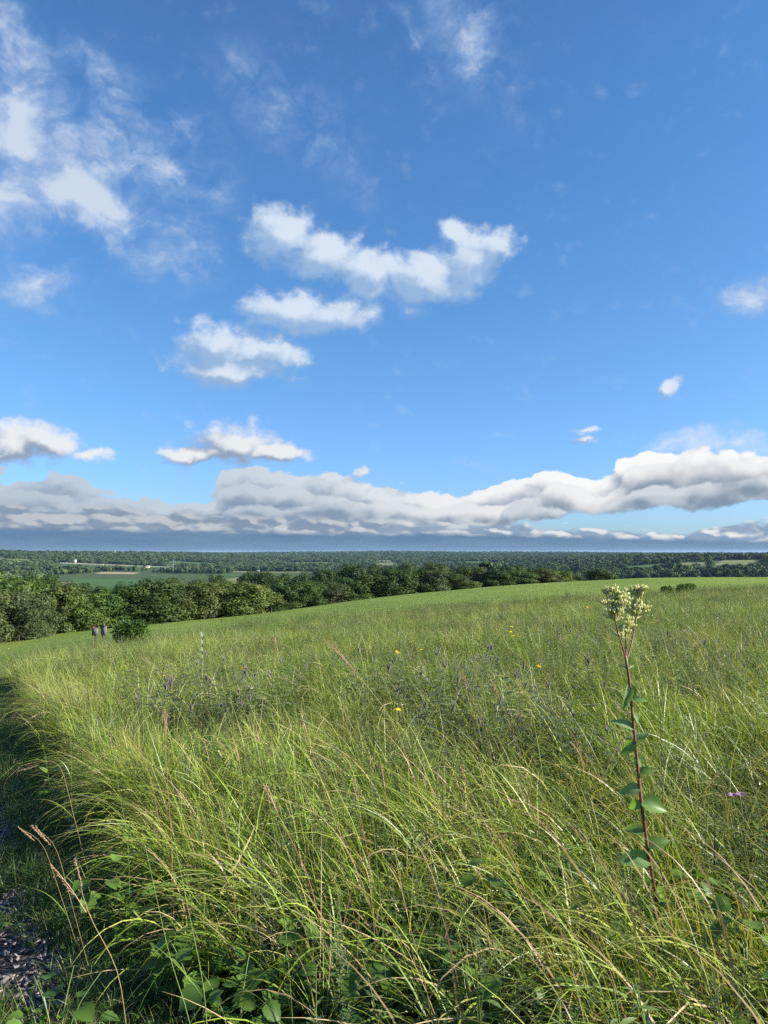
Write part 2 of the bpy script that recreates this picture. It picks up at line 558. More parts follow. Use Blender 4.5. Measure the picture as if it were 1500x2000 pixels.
def m_field(n):
    p = geo_pos(n)
    a = n.noise(n.vm('MULTIPLY', p, (1, 0.45, 1)), 0.07, 5, 0.65)
    c = n.mix(n.step(a, 0.30, 0.70), (0.140, 0.212, 0.036), (0.195, 0.262, 0.052))
    # mower passes following the slope, and drier or weedier patches
    rows = n.m('SINE', n.add(n.vm('DOT_PRODUCT', p, (0.62, 0.95, 0)), n.mul(n.noise(p, 0.03, 2), 22.0)))
    c = n.mix(n.step(rows, -0.3, 0.8, 0, 0.30), c, (0.125, 0.185, 0.040))
    b = n.noise(n.vm('MULTIPLY', p, (1, 0.35, 1)), 0.9, 6, 0.72)
    c = n.mix(n.step(b, 0.52, 0.70, 0, 0.5), c, (0.075, 0.122, 0.024))
    dry = n.noise(n.vm('MULTIPLY', p, (1, 0.4, 1)), 0.25, 5, 0.7)
    c = n.mix(n.step(dry, 0.55, 0.72, 0, 0.6), c, (0.180, 0.175, 0.065))
    fine = n.noise(p, 14.0, 5, 0.75)
    c = n.mix(n.step(fine, 0.40, 0.62, 0, 0.3), c, (0.065, 0.105, 0.020))
    bump = n.node('ShaderNodeBump', {'Strength': 1.0, 'Distance': 0.15, 'Height': fine}).outputs[0]
    return principled(n, c, 0.9, 0.08, Normal=bump)


def m_mulch(n):
    p = geo_pos(n)
    a = n.voro(p, 38, 1, 0.5, 0)
    b = n.noise(p, 6, 3, 0.6)
    c = n.ramp(a, [(0.0, (0.26, 0.225, 0.215)), (0.35, (0.17, 0.145, 0.138)), (0.7, (0.05, 0.042, 0.040))])
    c = n.mix(n.step(b, 0.4, 0.7, 0, 0.5), c, (0.05, 0.042, 0.036))
    bump = n.node('ShaderNodeBump', {'Strength': 1.0, 'Distance': 0.02, 'Height': a}).outputs[0]
    return principled(n, c, 0.9, 0.2, Normal=bump)


def crop(c1, c2, rowscale=0.4):
    def f(n):
        p = geo_pos(n)
        a = n.noise(p, 0.012, 4, 0.6)
        b = n.noise(n.vm('MULTIPLY', p, (rowscale, 0.05, 1)), 0.3, 3, 0.6)
        c = n.mix(a, c1, c2)
        return principled(n, n.mix(n.step(b, .35, .7, 0, .35), c, tuple(x * 0.7 for x in c1)), 0.9, 0.1)
    return f


def path_r(y):                      # right edge of the chip path, running away to the left
    return 0.60 - 0.55 * y + 0.05 * math.sin(y * 2.3) + 0.03 * math.sin(y * 5.1)


def prairie_l(Y):                   # where the standing prairie begins, a step beyond the path
    return 1.12 - 0.53 * Y


_el = lambda px: np.interp(px, [-200, -50, 0, 100, 250, 500, 750, 1000, 1250, 1500, 1800], [13, 16, 20, 24, 29, 38, 47, 56, 64, 68, 72])


def prairie_end(X, Y):
    px = 750 + FOC * X / np.maximum(Y, 4)
    return _el(px) + 1.6 * wob(X / 2.2, Y / 3.1) + 1.4 * wob(X / 5 + 2, Y / 4)


def build_land():
    rows = np.concatenate([np.linspace(-45, 8, 42), np.geomspace(8.4, 14000, 300)])
    wid = lambda y: 45 + 1.45 * abs(y)
    g = sheet('ground', rows, lambda y: -wid(y), wid, 300, 0.0, mat('soil', m_ground))
    fr = np.concatenate([np.linspace(9, 60, 60), np.geomspace(61, 185, 70)])
    # the mown field sits on the ground beyond and around the prairie
    sheet('mown_field', fr, lambda y: -1.05 * y - 6, lambda y: 1.1 * y + 10, 130, 0.05, mat('mown_grass', m_field))
    sheet('path', np.linspace(-6, 11, 60), lambda y: path_r(y) - 2.1 - 0.08 * math.sin(y * 1.7), path_r, 16, 0.004, mat('wood_chips', m_mulch))


build_land()
FARM = []          # (px0, px1, Y0, Y1) of the open farmland, kept clear of woods


def farm_field(px0, px1, Y0, Y1, material, skew=0.0):
    rows = np.linspace(Y0, Y1, 26)
    f = lambda px: (lambda y: (px - 750 + skew * (y - Y0) / (Y1 - Y0)) / FOC * y)
    sheet('farm_field', rows, f(px0), f(px1), 30, 0.6, material)
    FARM.append((min(px0, px0 + skew), max(px1, px1 + skew), Y0, Y1))


bean = mat('bean_field', crop((0.045, 0.095, 0.030), (0.060, 0.115, 0.036)))
hay = mat('hay_field', crop((0.11, 0.135, 0.050), (0.15, 0.17, 0.07)))
stub = mat('stubble_field', crop((0.24, 0.20, 0.13), (0.30, 0.25, 0.17)))
farm_field(118, 335, 830, 1180, bean, 30)
farm_field(80, 128, 900, 1060, hay, 20)
farm_field(335, 400, 920, 1060, hay)
farm_field(185, 262, 1400, 1490, stub, 14)
farm_field(100, 335, 1760, 2020, bean, 20)
farm_field(118, 340, 2040, 2080, mat('pale_lane', crop((0.32, 0.31, 0.24), (0.26, 0.27, 0.19))))
farm_field(405, 620, 1050, 1340, hay, 60)
farm_field(400, 560, 1420, 1520, bean, 30)
farm_field(455, 610, 1640, 1720, hay)
farm_field(735, 775, 2250, 2600, hay)
farm_field(740, 768, 2900, 3300, hay)
farm_field(330, 420, 2300, 2440, bean)
farm_field(560, 640, 2500, 2750, hay, 20)
farm_field(860, 960, 2300, 2500, bean)
farm_field(930, 1010, 1700, 1800, hay, 20)
farm_field(1020, 1100, 2700, 3000, hay)
farm_field(10, 95, 1700, 1790, bean, 10)
farm_field(0, 60, 2150, 2250, hay)
farm_field(1330, 1380, 1120, 1230, hay)
farm_field(1392, 1462, 1130, 1300, hay, 20)
farm_field(1225, 1290, 1130, 1200, bean)
farm_field(1118, 1165, 470, 560, hay)

# ------------------------------------------------------------ scatter of stuff
def scatter(name, label, cat, protos, P, rot, sc, idx):
    """ONE object of kind stuff: points that carry copies of a few tufts"""
    pc = bpy.data.collections.new(name + '_tufts')
    for k, me in enumerate(protos):
        o = bpy.data.objects.new('%s_tuft_%02d' % (name, k), me)
        pc.objects.link(o)
    me = bpy.data.meshes.new(name)
    N = len(P)
    me.vertices.add(N)
    me.vertices.foreach_set('co', np.asarray(P, np.float32).ravel())
    for k, ty, a, f in (('rot', 'FLOAT_VECTOR', rot, 'vector'), ('sc', 'FLOAT', sc, 'value'), ('idx', 'INT', idx, 'value')):
        x = me.attributes.new(k, ty, 'POINT')
        x.data.foreach_set(f, np.asarray(a, np.int32 if ty == 'INT' else np.float32).ravel())
    o = new_obj(name, me)
    g = bpy.data.node_groups.new(name, 'GeometryNodeTree')
    g.interface.new_socket('Geometry', in_out='INPUT', socket_type='NodeSocketGeometry')
    g.interface.new_socket('Geometry', in_out='OUTPUT', socket_type='NodeSocketGeometry')
    gi, go = g.nodes.new('NodeGroupInput'), g.nodes.new('NodeGroupOutput')
    ci = g.nodes.new('GeometryNodeCollectionInfo')
    ci.inputs['Collection'].default_value = pc
    ci.inputs['Separate Children'].default_value = True
    ip = g.nodes.new('GeometryNodeInstanceOnPoints')
    ip.inputs['Pick Instance'].default_value = True
    g.links.new(gi.outputs[0], ip.inputs['Points'])
    g.links.new(ci.outputs[0], ip.inputs['Instance'])
    for k, ty, s in (('rot', 'FLOAT_VECTOR', 'Rotation'), ('sc', 'FLOAT', 'Scale'), ('idx', 'INT', 'Instance Index')):
        na = g.nodes.new('GeometryNodeInputNamedAttribute')
        na.data_type = ty
        na.inputs['Name'].default_value = k
        g.links.new(na.outputs['Attribute'], ip.inputs[s])
    g.links.new(ip.outputs[0], go.inputs[0])
    md = o.modifiers.new('scatter', 'NODES')
    md.node_group = g
    return tag(o, label, cat, kind='stuff')


# ------------------------------------------------------------ grass blades
def blades(N, r, L, W, lean, bend, az0=math.pi, azs=0.9, seg=6, tipc=0.0, seed=0, rr=(0, 1)):
    """N arching blades rooted in a disc of radius r; they lean towards az0"""
    g = np.random.default_rng(seed)
    a = g.uniform(0, 2 * math.pi, N); q = r * np.sqrt(g.uniform(0, 1, N))
    root = np.stack([q * np.cos(a), q * np.sin(a), np.zeros(N) - 0.02], -1)
    ln = g.uniform(*L, N); w = g.uniform(*W, N)
    az = az0 + g.normal(0, azs, N)
    th0 = np.abs(g.normal(lean, lean * 0.5, N)); bd = np.clip(g.normal(bend, bend * 0.45, N), 0.05, 2.4)
    s = np.linspace(0, 1, seg + 1)
    th = th0[:, None] + bd[:, None] * s[None] ** 1.7
    ds = ln[:, None] / seg
    hx = np.cumsum(np.sin(th) * ds, 1) - np.sin(th[:, :1]) * ds
    hz = np.cumsum(np.cos(th) * ds, 1) - np.cos(th[:, :1]) * ds
    az_s = az[:, None] + g.normal(0, 0.25, (N, 1)) * s[None]
    x = root[:, 0:1] + hx * np.cos(az_s); y = root[:, 1:2] + hx * np.sin(az_s); z = root[:, 2:3] + hz
    wd = w[:, None] * np.clip(1.05 - s[None] ** 2.2, 0.06, 1) * np.minimum(1, 0.55 + 2.5 * s[None])
    tw = g.normal(0, 0.55, N)[:, None] + g.normal(0, 0.6, N)[:, None] * s[None]
    side = np.stack([-np.sin(az_s), np.cos(az_s), np.zeros_like(az_s)], -1)
    up = np.stack([-np.cos(th) * np.cos(az_s), -np.cos(th) * np.sin(az_s), np.sin(th)], -1)
    d = side * np.cos(tw)[..., None] + up * np.sin(tw)[..., None]
    c = np.stack([x, y, z], -1)
    v = np.stack([c - d * wd[..., None] / 2, c + d * wd[..., None] / 2], 2).reshape(-1, 3)
    k = (np.arange(N) * (seg + 1) * 2)[:, None]
    i = (np.arange(seg) * 2)[None]
    qd = np.stack([k + i, k + i + 1, k + i + 3, k + i + 2], -1).reshape(-1, 4)
    tip = np.repeat(np.broadcast_to(s, (N, seg + 1)).reshape(-1), 2)
    rnd = np.repeat(g.uniform(rr[0], rr[1], N), (seg + 1) * 2)
    return v, qd, tip, rnd


def leaves(base, direc, nrm, L, W, seed=0, fold=0.25, lobed=False):
    """pointed leaves: 6-point blades folded along the midrib. base, direc, nrm: (N,3)"""
    N = len(base)
    direc = direc / (np.linalg.norm(direc, axis=1, keepdims=True) + 1e-9)
    side = np.cross(direc, nrm); side /= np.linalg.norm(side, axis=1, keepdims=True) + 1e-9
    nn = np.cross(side, direc)
    prof = [(0, 0), (0.28, 0.42), (0.62, 0.36), (1.0, 0)]
    L = np.asarray(L)[:, None]; W = np.asarray(W)[:, None]
    mid = [base + direc * L * t - nn * L * 0.18 * t * t for t, _ in prof]
    lt = [mid[i] + side * W * prof[i][1] + nn * W * fold * prof[i][1] for i in (1, 2)]
    rt = [mid[i] - side * W * prof[i][1] + nn * W * fold * prof[i][1] for i in (1, 2)]
    v = np.stack(mid + lt + rt, 1)            # 0..3 mid, 4,5 left, 6,7 right
    q = np.array([[1, 2, 5, 4], [2, 1, 6, 7]]); t = np.array([[0, 1, 4], [1, 0, 6], [2, 3, 5], [3, 2, 7]])
    k = (np.arange(N) * 8)[:, None, None]
    return v.reshape(-1, 3), (k + q).reshape(-1, 4), (k + t).reshape(-1, 3)


def m_blade(base, fresh, dry, dry_amt, patch=True):
    def f(n):
        tip, rnd = attr(n, 'tip'), attr(n, 'rnd')
        p = geo_pos(n)
        c = n.mix(n.step(rnd, 0.1, 0.8), base, fresh)
        if patch:
            big = n.noise(p, 0.35, 2, 0.5)
            c = n.mix(n.step(big, 0.40, 0.62, 0, 0.55), c, (0.240, 0.320, 0.045))
            c = n.mix(n.step(n.noise(p, 0.6, 2, 0.5), 0.52, 0.68, 0, 0.5), c, (0.095, 0.140, 0.055))
        if patch:
            weed = n.noise(p, 0.22, 4, 0.6)
            c = n.mix(n.step(weed, 0.50, 0.66, 0, 0.6), c, (0.150, 0.140, 0.070))
            c = n.mix(n.step(weed, 0.48, 0.34, 0, 0.6), c, (0.200, 0.285, 0.036))
        dr = n.mul(n.step(n.add(tip, n.mad(rnd, 0.9, -0.45)), 0.75, 1.15), dry_amt)
        c = n.mix(dr, c, dry)
        old = n.step(n.m('FRACT', n.mul(rnd, 7.13)), 1 - dry_amt * 0.35, 1 - dry_amt * 0.30)
        c = n.mix(old, c, n.mix(n.m('FRACT', n.mul(rnd, 31.7)), (0.28, 0.19, 0.09), (0.42, 0.34, 0.19)))
        v = n.mad(n.m('FRACT', n.mul(rnd, 17.3)), 0.7, 0.65)
        c = n.mix(1.0, c, n.node('ShaderNodeCombineColor', (v, v, v)).outputs[0], 'MULTIPLY')
        return leafy(n, c, 0.30, 0.42, 0.36)
    return f


def m_forb(base, alt):
    def f(n):
        rnd = attr(n, 'rnd')
        p = geo_pos(n)
        c = n.mix(rnd, base, alt)
        big = n.noise(p, 0.45, 2, 0.5)
        c = n.mix(n.step(big, 0.42, 0.62, 0, 0.6), c, (0.125, 0.160, 0.075))
        weed = n.noise(p, 0.22, 4, 0.6)
        c = n.mix(n.step(weed, 0.50, 0.66, 0, 0.55), c, (0.125, 0.145, 0.060))
        k = n.mad(inst_rand(n), 0.7, 0.6)
        c = n.mix(1.0, c, n.node('ShaderNodeCombineColor', (k, k, k)).outputs[0], 'MULTIPLY')
        return leafy(n, c, 0.34, 0.38, 0.5)
    return f


M_GRASS = mat('grass_blade', m_blade((0.080, 0.146, 0.016), (0.255, 0.335, 0.040), (0.38, 0.31, 0.13), 0.5))
M_LUSH = mat('lush_grass_blade', m_blade((0.125, 0.235, 0.022), (0.250, 0.350, 0.034), (0.32, 0.28, 0.09), 0.2))
M_DRY = mat('dry_grass_blade', m_blade((0.20, 0.155, 0.080), (0.31, 0.25, 0.14), (0.34, 0.26, 0.15), 1.0, False))
M_LAWN = mat('short_grass_blade', m_blade((0.055, 0.115, 0.024), (0.085, 0.150, 0.030), (0.20, 0.17, 0.07), 0.3, False))
M_FORB = mat('forb_leaf', m_forb((0.085, 0.170, 0.024), (0.215, 0.320, 0.045)))
M_GREY = mat('grey_leaf', m_forb((0.130, 0.175, 0.062), (0.225, 0.270, 0.100)))
M_SPIKE = mat('leadplant_spike', lambda n: principled(n, n.mix(attr(n, 'rnd'), (0.12, 0.105, 0.090), (0.22, 0.195, 0.165)), 0.9, 0.1))
M_VINE = mat('vine_leaf', lambda n: leafy(n, n.mix(attr(n, 'rnd'), (0.050, 0.115, 0.020), (0.120, 0.205, 0.030)), 0.38, 0.5, 0.3))


def tuft(name, spec, material, seed):
    m = Mesh()
    for k, s in enumerate(spec):
        v, q, t, r = blades(seed=seed * 31 + k, **s)
        m.put(v, q, None, t, r)
    return m.mesh(name, material)


def leafy_stem(m, g, x, y, H, lean_az, lean, nl, L, W, rnd0=0.0):
    t = np.linspace(0, 1, 6)
    px_ = x + np.cos(lean_az) * lean * H * t ** 1.6; py_ = y + np.sin(lean_az) * lean * H * t ** 1.6
    pz = H * t * (1 - 0.12 * lean) - 0.02
    pts = np.stack([px_, py_, pz], -1)
    m.tube(pts, np.linspace(0.0035, 0.0015, 6), 4, rnd0, cap=False)
    s = np.sort(g.uniform(0.22, 1.0, nl))
    b = np.stack([np.interp(s, t, pts[:, i]) for i in range(3)], -1)
    a = np.arange(nl) * 2.4 + g.normal(0, 0.4, nl)
    up = g.uniform(-0.1, 0.9, nl)
    d = np.stack([np.cos(a), np.sin(a), up], -1)
    k = np.interp(s, [0.2, 0.6, 1.0], [1.0, 0.95, 0.45]) * g.uniform(0.75, 1.2, nl)
    v, q, tr = leaves(b, d, np.tile([0.0, 0.0, 1.0], (nl, 1)) + g.normal(0, 0.25, (nl, 3)), L * k, W * k)
    m.put(v, q, tr, 0.5, np.repeat(g.uniform(0, 1, nl), 8))


def forb_mesh(name, seed, stems, H, nl, L, W, material, spread=0.10):
    g = np.random.default_rng(seed)
    m = Mesh()
    for i in range(stems):
        leafy_stem(m, g, g.normal(0, spread), g.normal(0, spread), H * g.uniform(0.7, 1.1), g.normal(math.pi, 1.2), g.uniform(0.05, 0.3), nl, L, W, g.uniform())
    return m.mesh(name, material)


def depth_for(px, py, h, lo=1.5, hi=90):
    """depth at which a plant of height h rooted in the ground shows its top at picture row py"""
    for _ in range(40):
        m_ = (lo + hi) / 2
        top = float(gz((px - 750) / FOC * m_, m_)) + h
        if top > CAM_H + slope(py) * m_: hi = m_
        else: lo = m_
    return (lo + hi) / 2


LEAD = [('in the grey left clump', [(300, 1332), (345, 1346), (395, 1298), (420, 1340), (455, 1328), (500, 1326), (548, 1308)]),
        ('in the broad middle clump', [(700, 1292), (735, 1302), (800, 1288), (830, 1322), (872, 1352), (905, 1300), (938, 1288), (962, 1346), (1000, 1312), (1036, 1362)]),
        ('close to the cream flowered plant', [(1080, 1346), (1095, 1262), (1126, 1378), (1135, 1246), (1160, 1300), (1178, 1216)]),
        ('high on the slope', [(690, 1216), (955, 1196), (988, 1190), (1062, 1226), (1300, 1236), (1372, 1258), (1424, 1280)])]
LEAD_SPOTS = [ground_at(px, depth_for(px, py, .80)) for _, pts in LEAD for px, py in pts]


def grass_protos():
    near = [tuft('arching_tuft', [dict(N=44, r=0.13, L=(0.5, 1.0), W=(0.0035, 0.0085), lean=0.22, bend=1.35, azs=0.75)], M_GRASS, k) for k in range(5)]
    near += [tuft('loose_tuft', [dict(N=34, r=0.16, L=(0.55, 1.1), W=(0.0035, 0.009), lean=0.42, bend=1.6, azs=0.5)], M_GRASS, 20 + k) for k in range(3)]
    lush = [tuft('upright_tuft', [dict(N=40, r=0.13, L=(0.4, 0.8), W=(0.005, 0.0105), lean=0.16, bend=0.7, azs=1.3)], M_LUSH, 40 + k) for k in range(3)]
    dry = [tuft('dry_tuft', [dict(N=30, r=0.14, L=(0.35, 0.95), W=(0.0018, 0.0042), lean=0.22, bend=0.8, azs=1.2)], M_DRY, 60 + k) for k in range(2)]
    close = [tuft('broad_arching_tuft', [dict(N=24, r=0.10, L=(0.55, 1.15), W=(0.005, 0.0125), lean=0.36, bend=1.6, azs=0.62, seg=9),
                                         dict(N=16, r=0.14, L=(0.35, 0.85), W=(0.0025, 0.0065), lean=0.28, bend=0.6, azs=1.8)], M_GRASS, 140 + k) for k in range(4)]
    close += [tuft('broad_lush_tuft', [dict(N=24, r=0.10, L=(0.45, 0.9), W=(0.006, 0.013), lean=0.2, bend=0.9, azs=0.9, seg=8)], M_LUSH, 150 + k) for k in range(2)]
    return near + lush + dry + close   # 0-7 grass, 8-10 lush, 11-12 dry, 13-16 close, 17-18 close lush


def forb_protos():
    a = [forb_mesh('leafy_forb', 70 + k, 5, 0.68, 24, 0.065, 0.019, M_FORB) for k in range(4)]
    b = [forb_mesh('broad_forb', 80 + k, 4, 0.48, 13, 0.085, 0.046, M_FORB) for k in range(3)]
    c = [forb_mesh('grey_forb', 90 + k, 6, 0.62, 30, 0.050, 0.016, M_GREY) for k in range(3)]
    return a + b + c                   # 0-3, 4-6, 7-9


def density_points(Y0, Y1, per_m2, g, keep=None, thin=()):
    """random points of the prairie between two depths, only where the photograph could see them"""
    w = 0.58 * Y1 + 2.2
    N = int((Y1 - Y0) * 2 * w * per_m2)
    X = g.uniform(-w, w, N); Y = g.uniform(Y0, Y1, N)
    ok = (np.abs(X) < 0.58 * np.maximum(Y, 0) + 2.2) & (X > prairie_l(Y) + g.normal(0, 0.10, N)) & (Y < prairie_end(X, Y))
    if keep is not None: ok &= keep(X, Y, g)
    for x0, y0, r0 in thin:
        ok &= (np.hypot(X - x0, (Y - y0)) > r0) | (g.uniform(0, 1, N) < 0.40)
    X, Y = X[ok], Y[ok]
    return np.stack([X, Y, gz(X, Y)], -1)


def vine_gap(X, Y, g):              # the hollow with low vines in front of the photographer
    d = np.hypot((X + 0.30) / 1.15, (Y - 1.85) / 1.15)
    d2 = np.hypot((X - 0.50) / 0.5, (Y - 1.8) / 0.6)
    return g.uniform(0, 1, len(X)) < np.clip((np.minimum(d, d2) - 0.55) * 1.7, 0.05, 1)


def height_scale(P):
    X, Y = P[:, 0], P[:, 1]
    edge = np.clip((X - prairie_l(Y)) / 0.9, 0.0, 1.0)
    return (np.where(Y < 4.6, 0.80 + 0.20 * edge, 0.95 + 0.05 * edge)) * (1.0 + 0.14 * wob(X / 1.3, Y / 1.6))


def build_prairie():
    g = np.random.default_rng(11)
    T = [(float(b[0]), float(b[1]), 0.62) for b in LEAD_SPOTS]
    ex, ey = g.uniform(0.78, 1.45, 26), g.uniform(2.55, 3.35, 26)       # the stand round the foot of the tall flowering plant
    wy = g.uniform(5.5, 19, 330)                                          # the dense edge of the prairie along the path
    wx = prairie_l(wy) + 0.18 + np.abs(g.normal(0, 0.30, 330))
    ex, ey = np.concatenate([ex, wx]), np.concatenate([ey, wy])
    extra = np.stack([ex, ey, gz(ex, ey)], -1)
    P = np.concatenate([density_points(1.0, 3.6, 25, g, keep=vine_gap), density_points(3.6, 5, 34, g), density_points(5, 12, 25, g, thin=T), density_points(12, 28, 14, g, thin=T), density_points(28, 78, 9, g), extra])
    N = len(P)
    patch = wob(P[:, 0] / 1.7 + 3, P[:, 1] / 2.2) + 0.5 * wob(P[:, 0] / 0.7, P[:, 1] / 0.8 + 1)
    u = g.uniform(0, 1, N)
    idx = g.integers(0, 8, N)
    lush_p = np.clip(0.16 + 0.5 * (patch - 0.25), 0.05, 0.75)
    idx = np.where(u < lush_p, g.integers(8, 11, N), idx)
    idx = np.where(u > 0.955, g.integers(11, 13, N), idx)
    cl = g.uniform(0, 1, N) < np.clip((7.5 - P[:, 1]) / 4.5, 0, 0.85)
    idx = np.where(cl & (idx < 8), g.integers(13, 17, N), np.where(cl & (idx < 11), g.integers(17, 19, N), idx))
    far = np.clip((P[:, 1] - 8) / 20, 0, 1)
    rot = np.stack([g.normal(0, 0.10, N), g.normal(0, 0.10, N) - 0.05, g.normal(0.15, 0.75, N) + np.where(idx < 13, g.normal(0, 0.9, N), 0)], -1)
    sc = height_scale(P) * g.uniform(0.72, 1.12, N) * (1 - 0.10 * far)
    scatter('prairie_grass', 'tall mixed prairie grass with arching green and straw coloured blades filling the slope', 'grass', grass_protos(), P, rot, sc, idx)
    # leafy plants among the grass, thicker further up the slope
    g = np.random.default_rng(12)
    P = np.concatenate([density_points(1.6, 5, 11, g), density_points(5, 12, 23, g), density_points(12, 28, 21, g), density_points(28, 78, 14, g)])
    N = len(P)
    patch = wob(P[:, 0] / 1.9 + 1, P[:, 1] / 2.0 + 4) + 0.6 * wob(P[:, 0] / 4.1, P[:, 1] / 6 + 2)
    keep = g.uniform(0, 1, N) < np.clip(0.55 + 0.5 * patch, 0.15, 1)
    P, patch = P[keep], patch[keep]
    N = len(P)
    idx = np.where(g.uniform(0, 1, N) < np.clip(0.35 - 0.5 * patch, 0.1, 0.8), g.integers(7, 10, N), np.where(g.uniform(0, 1, N) < 0.58, g.integers(0, 4, N), g.integers(4, 7, N)))
    rot = np.stack([g.normal(0, 0.08, N), g.normal(0, 0.08, N), g.normal(0, 1.5, N)], -1)
    scatter('prairie_forbs', 'leafy green and grey prairie plants growing among the tall grass', 'wild plants', forb_protos(), P, rot, height_scale(P) * g.uniform(0.75, 1.3, N) * (1 + 0.25 * np.clip((P[:, 1] / _el(750 + FOC * P[:, 0] / P[:, 1]) - 0.75) * 4, 0, 1)), idx)
    # low leaves under the grass close by
    g = np.random.default_rng(13)
    P = density_points(0.9, 4.5, 26, g)
    m_ = [forb_mesh('low_leaves', 100 + k, 5, 0.24, 7, 0.10, 0.085, M_VINE, 0.12) for k in range(3)]
    N = len(P)
    scatter('ground_leaves', 'low broad dark green leaves in the shade under the tall grass', 'ground cover', m_, P,
            np.stack([g.normal(0, .1, N), g.normal(0, .1, N), g.uniform(0, 6.28, N)], -1), g.uniform(0.7, 1.35, N), g.integers(0, 3, N))
    # short grass on both sides of the chip path
    g = np.random.default_rng(14)
    N = 34000
    X = g.uniform(-9, 2.2, N); Y = g.uniform(0.4, 14, N)
    pr = np.array([path_r(y) for y in Y])
    off = X - pr
    ok = ((off > -0.05 + g.normal(0, 0.09, N)) & (X < prairie_l(Y) + 0.3)) | ((off < -2.1) & (off > -5)) | ((Y > 9.5) & (off < 0.5) & (off > -5))
    ny = 0.25 * np.sin(X * 5) + 0.15 * np.sin(X * 11 + 1)
    ok |= (off <= 0) & ((Y < 3.50 + ny) | ((Y > 4.75 + ny) & (Y < 6.1 + ny) & (off > -0.9)))
    keep2 = np.abs(X) < 0.58 * Y + 1.8
    X, Y = X[ok & keep2], Y[ok & keep2]
    N = len(X)
    pt = [tuft('short_tuft', [dict(N=46, r=0.075, L=(0.06, 0.20), W=(0.0022, 0.0042), lean=0.35, bend=0.9, azs=3.0, seg=4)], M_LAWN, 110 + k) for k in range(3)]
    pt += [forb_mesh('clover', 120, 7, 0.10, 5, 0.035, 0.030, M_VINE, 0.06)]
    scatter('verge_grass', 'short dark green grass between the wood chip path and the tall prairie', 'grass', pt, np.stack([X, Y, gz(X, Y)], -1),
            np.stack([g.normal(0, .1, N), g.normal(0, .1, N), g.uniform(0, 6.28, N)], -1), g.uniform(0.6, 1.3, N), np.where(g.uniform(0, 1, N) < .8, g.integers(0, 3, N), 3))


def build_chips():
    g = np.random.default_rng(15)
    N = 9000
    Y = g.uniform(1.2, 9, N); pr = np.array([path_r(y) for y in Y])
    X = pr - g.uniform(-0.10, 2.1, N) ** 1.0
    ok = (np.abs(X) < 0.58 * Y + 0.8)
    X, Y = X[ok], Y[ok]; N = len(X)
    pm = []
    mc = mat('chip_wood', lambda n: principled(n, n.mix(n.noise(geo_pos(n), 60, 3, 0.6), n.mix(inst_rand(n), (0.14, 0.12, 0.112), (0.24, 0.21, 0.20)), (0.28, 0.25, 0.24)), 0.85, 0.2))
    for k in range(5):
        m = Mesh()
        L, W, T = g.uniform(0.022, 0.055), g.uniform(0.008, 0.018), g.uniform(0.003, 0.006)
        v = np.array([(sx * L / 2 * (0.8 if sy > 0 else 1), sy * W / 2 * (0.7 if sx > 0 else 1), sz * T / 2 + 0.004 * (sx * sx)) for sx in (-1, 0, 1) for sy in (-1, 1) for sz in (-1, 1)])
        v += g.normal(0, 0.0012, v.shape)
        q = []
        for i in (0, 4):
            q += [(i, i + 2, i + 6, i + 4), (i + 1, i + 5, i + 7, i + 3), (i, i + 4, i + 5, i + 1), (i + 2, i + 3, i + 7, i + 6)]
        q += [(0, 1, 3, 2), (8, 10, 11, 9)]
        m.put(v, q)
        pm.append(m.mesh('chip', mc))
    scatter('wood_chips', 'loose greyish brown wood chips lying on the shaded path', 'wood chips', pm, np.stack([X, Y, gz(X, Y) + 0.008], -1),
            np.stack([g.normal(0, .3, N), g.normal(0, .3, N), g.uniform(0, 6.28, N)], -1), g.uniform(0.6, 1.4, N), g.integers(0, 5, N))


build_prairie()
build_chips()

# ------------------------------------------------------------ trees
def m_crown(c0, c1):
    def f(n):
        rnd = attr(n, 'rnd')
        r = inst_rand(n)
        c = n.mix(n.step(rnd, 0.05, 0.95), c0, c1)
        c = n.mix(n.step(r, 0.55, 1.0, 0, 0.45), c, (0.105, 0.120, 0.030))
        k = n.mad(n.m('FRACT', n.mul(r, 13.7)), 0.55, 0.72)
        c = n.mix(1.0, c, n.node('ShaderNodeCombineColor', (k, k, k)).outputs[0], 'MULTIPLY')
        return leafy(n, c, 0.28, 0.55, 0.25, (1.2, 1.15, 0.5))
    return f


M_BARK = mat('bark', lambda n: principled(n, n.mix(n.noise(n.vm('MULTIPLY', geo_pos(n), (9, 9, 2)), 1.0, 4, 0.6), (0.05, 0.042, 0.034), (0.14, 0.12, 0.10)), 0.95, 0.1))
M_OAK = mat('oak_leaf', m_crown((0.030, 0.062, 0.013), (0.062, 0.104, 0.020)))
M_OLIVE = mat('olive_leaf', m_crown((0.044, 0.070, 0.022), (0.080, 0.110, 0.038)))
M_BRIGHT = mat('bright_leaf', m_crown((0.052, 0.096, 0.017), (0.100, 0.152, 0.026)))


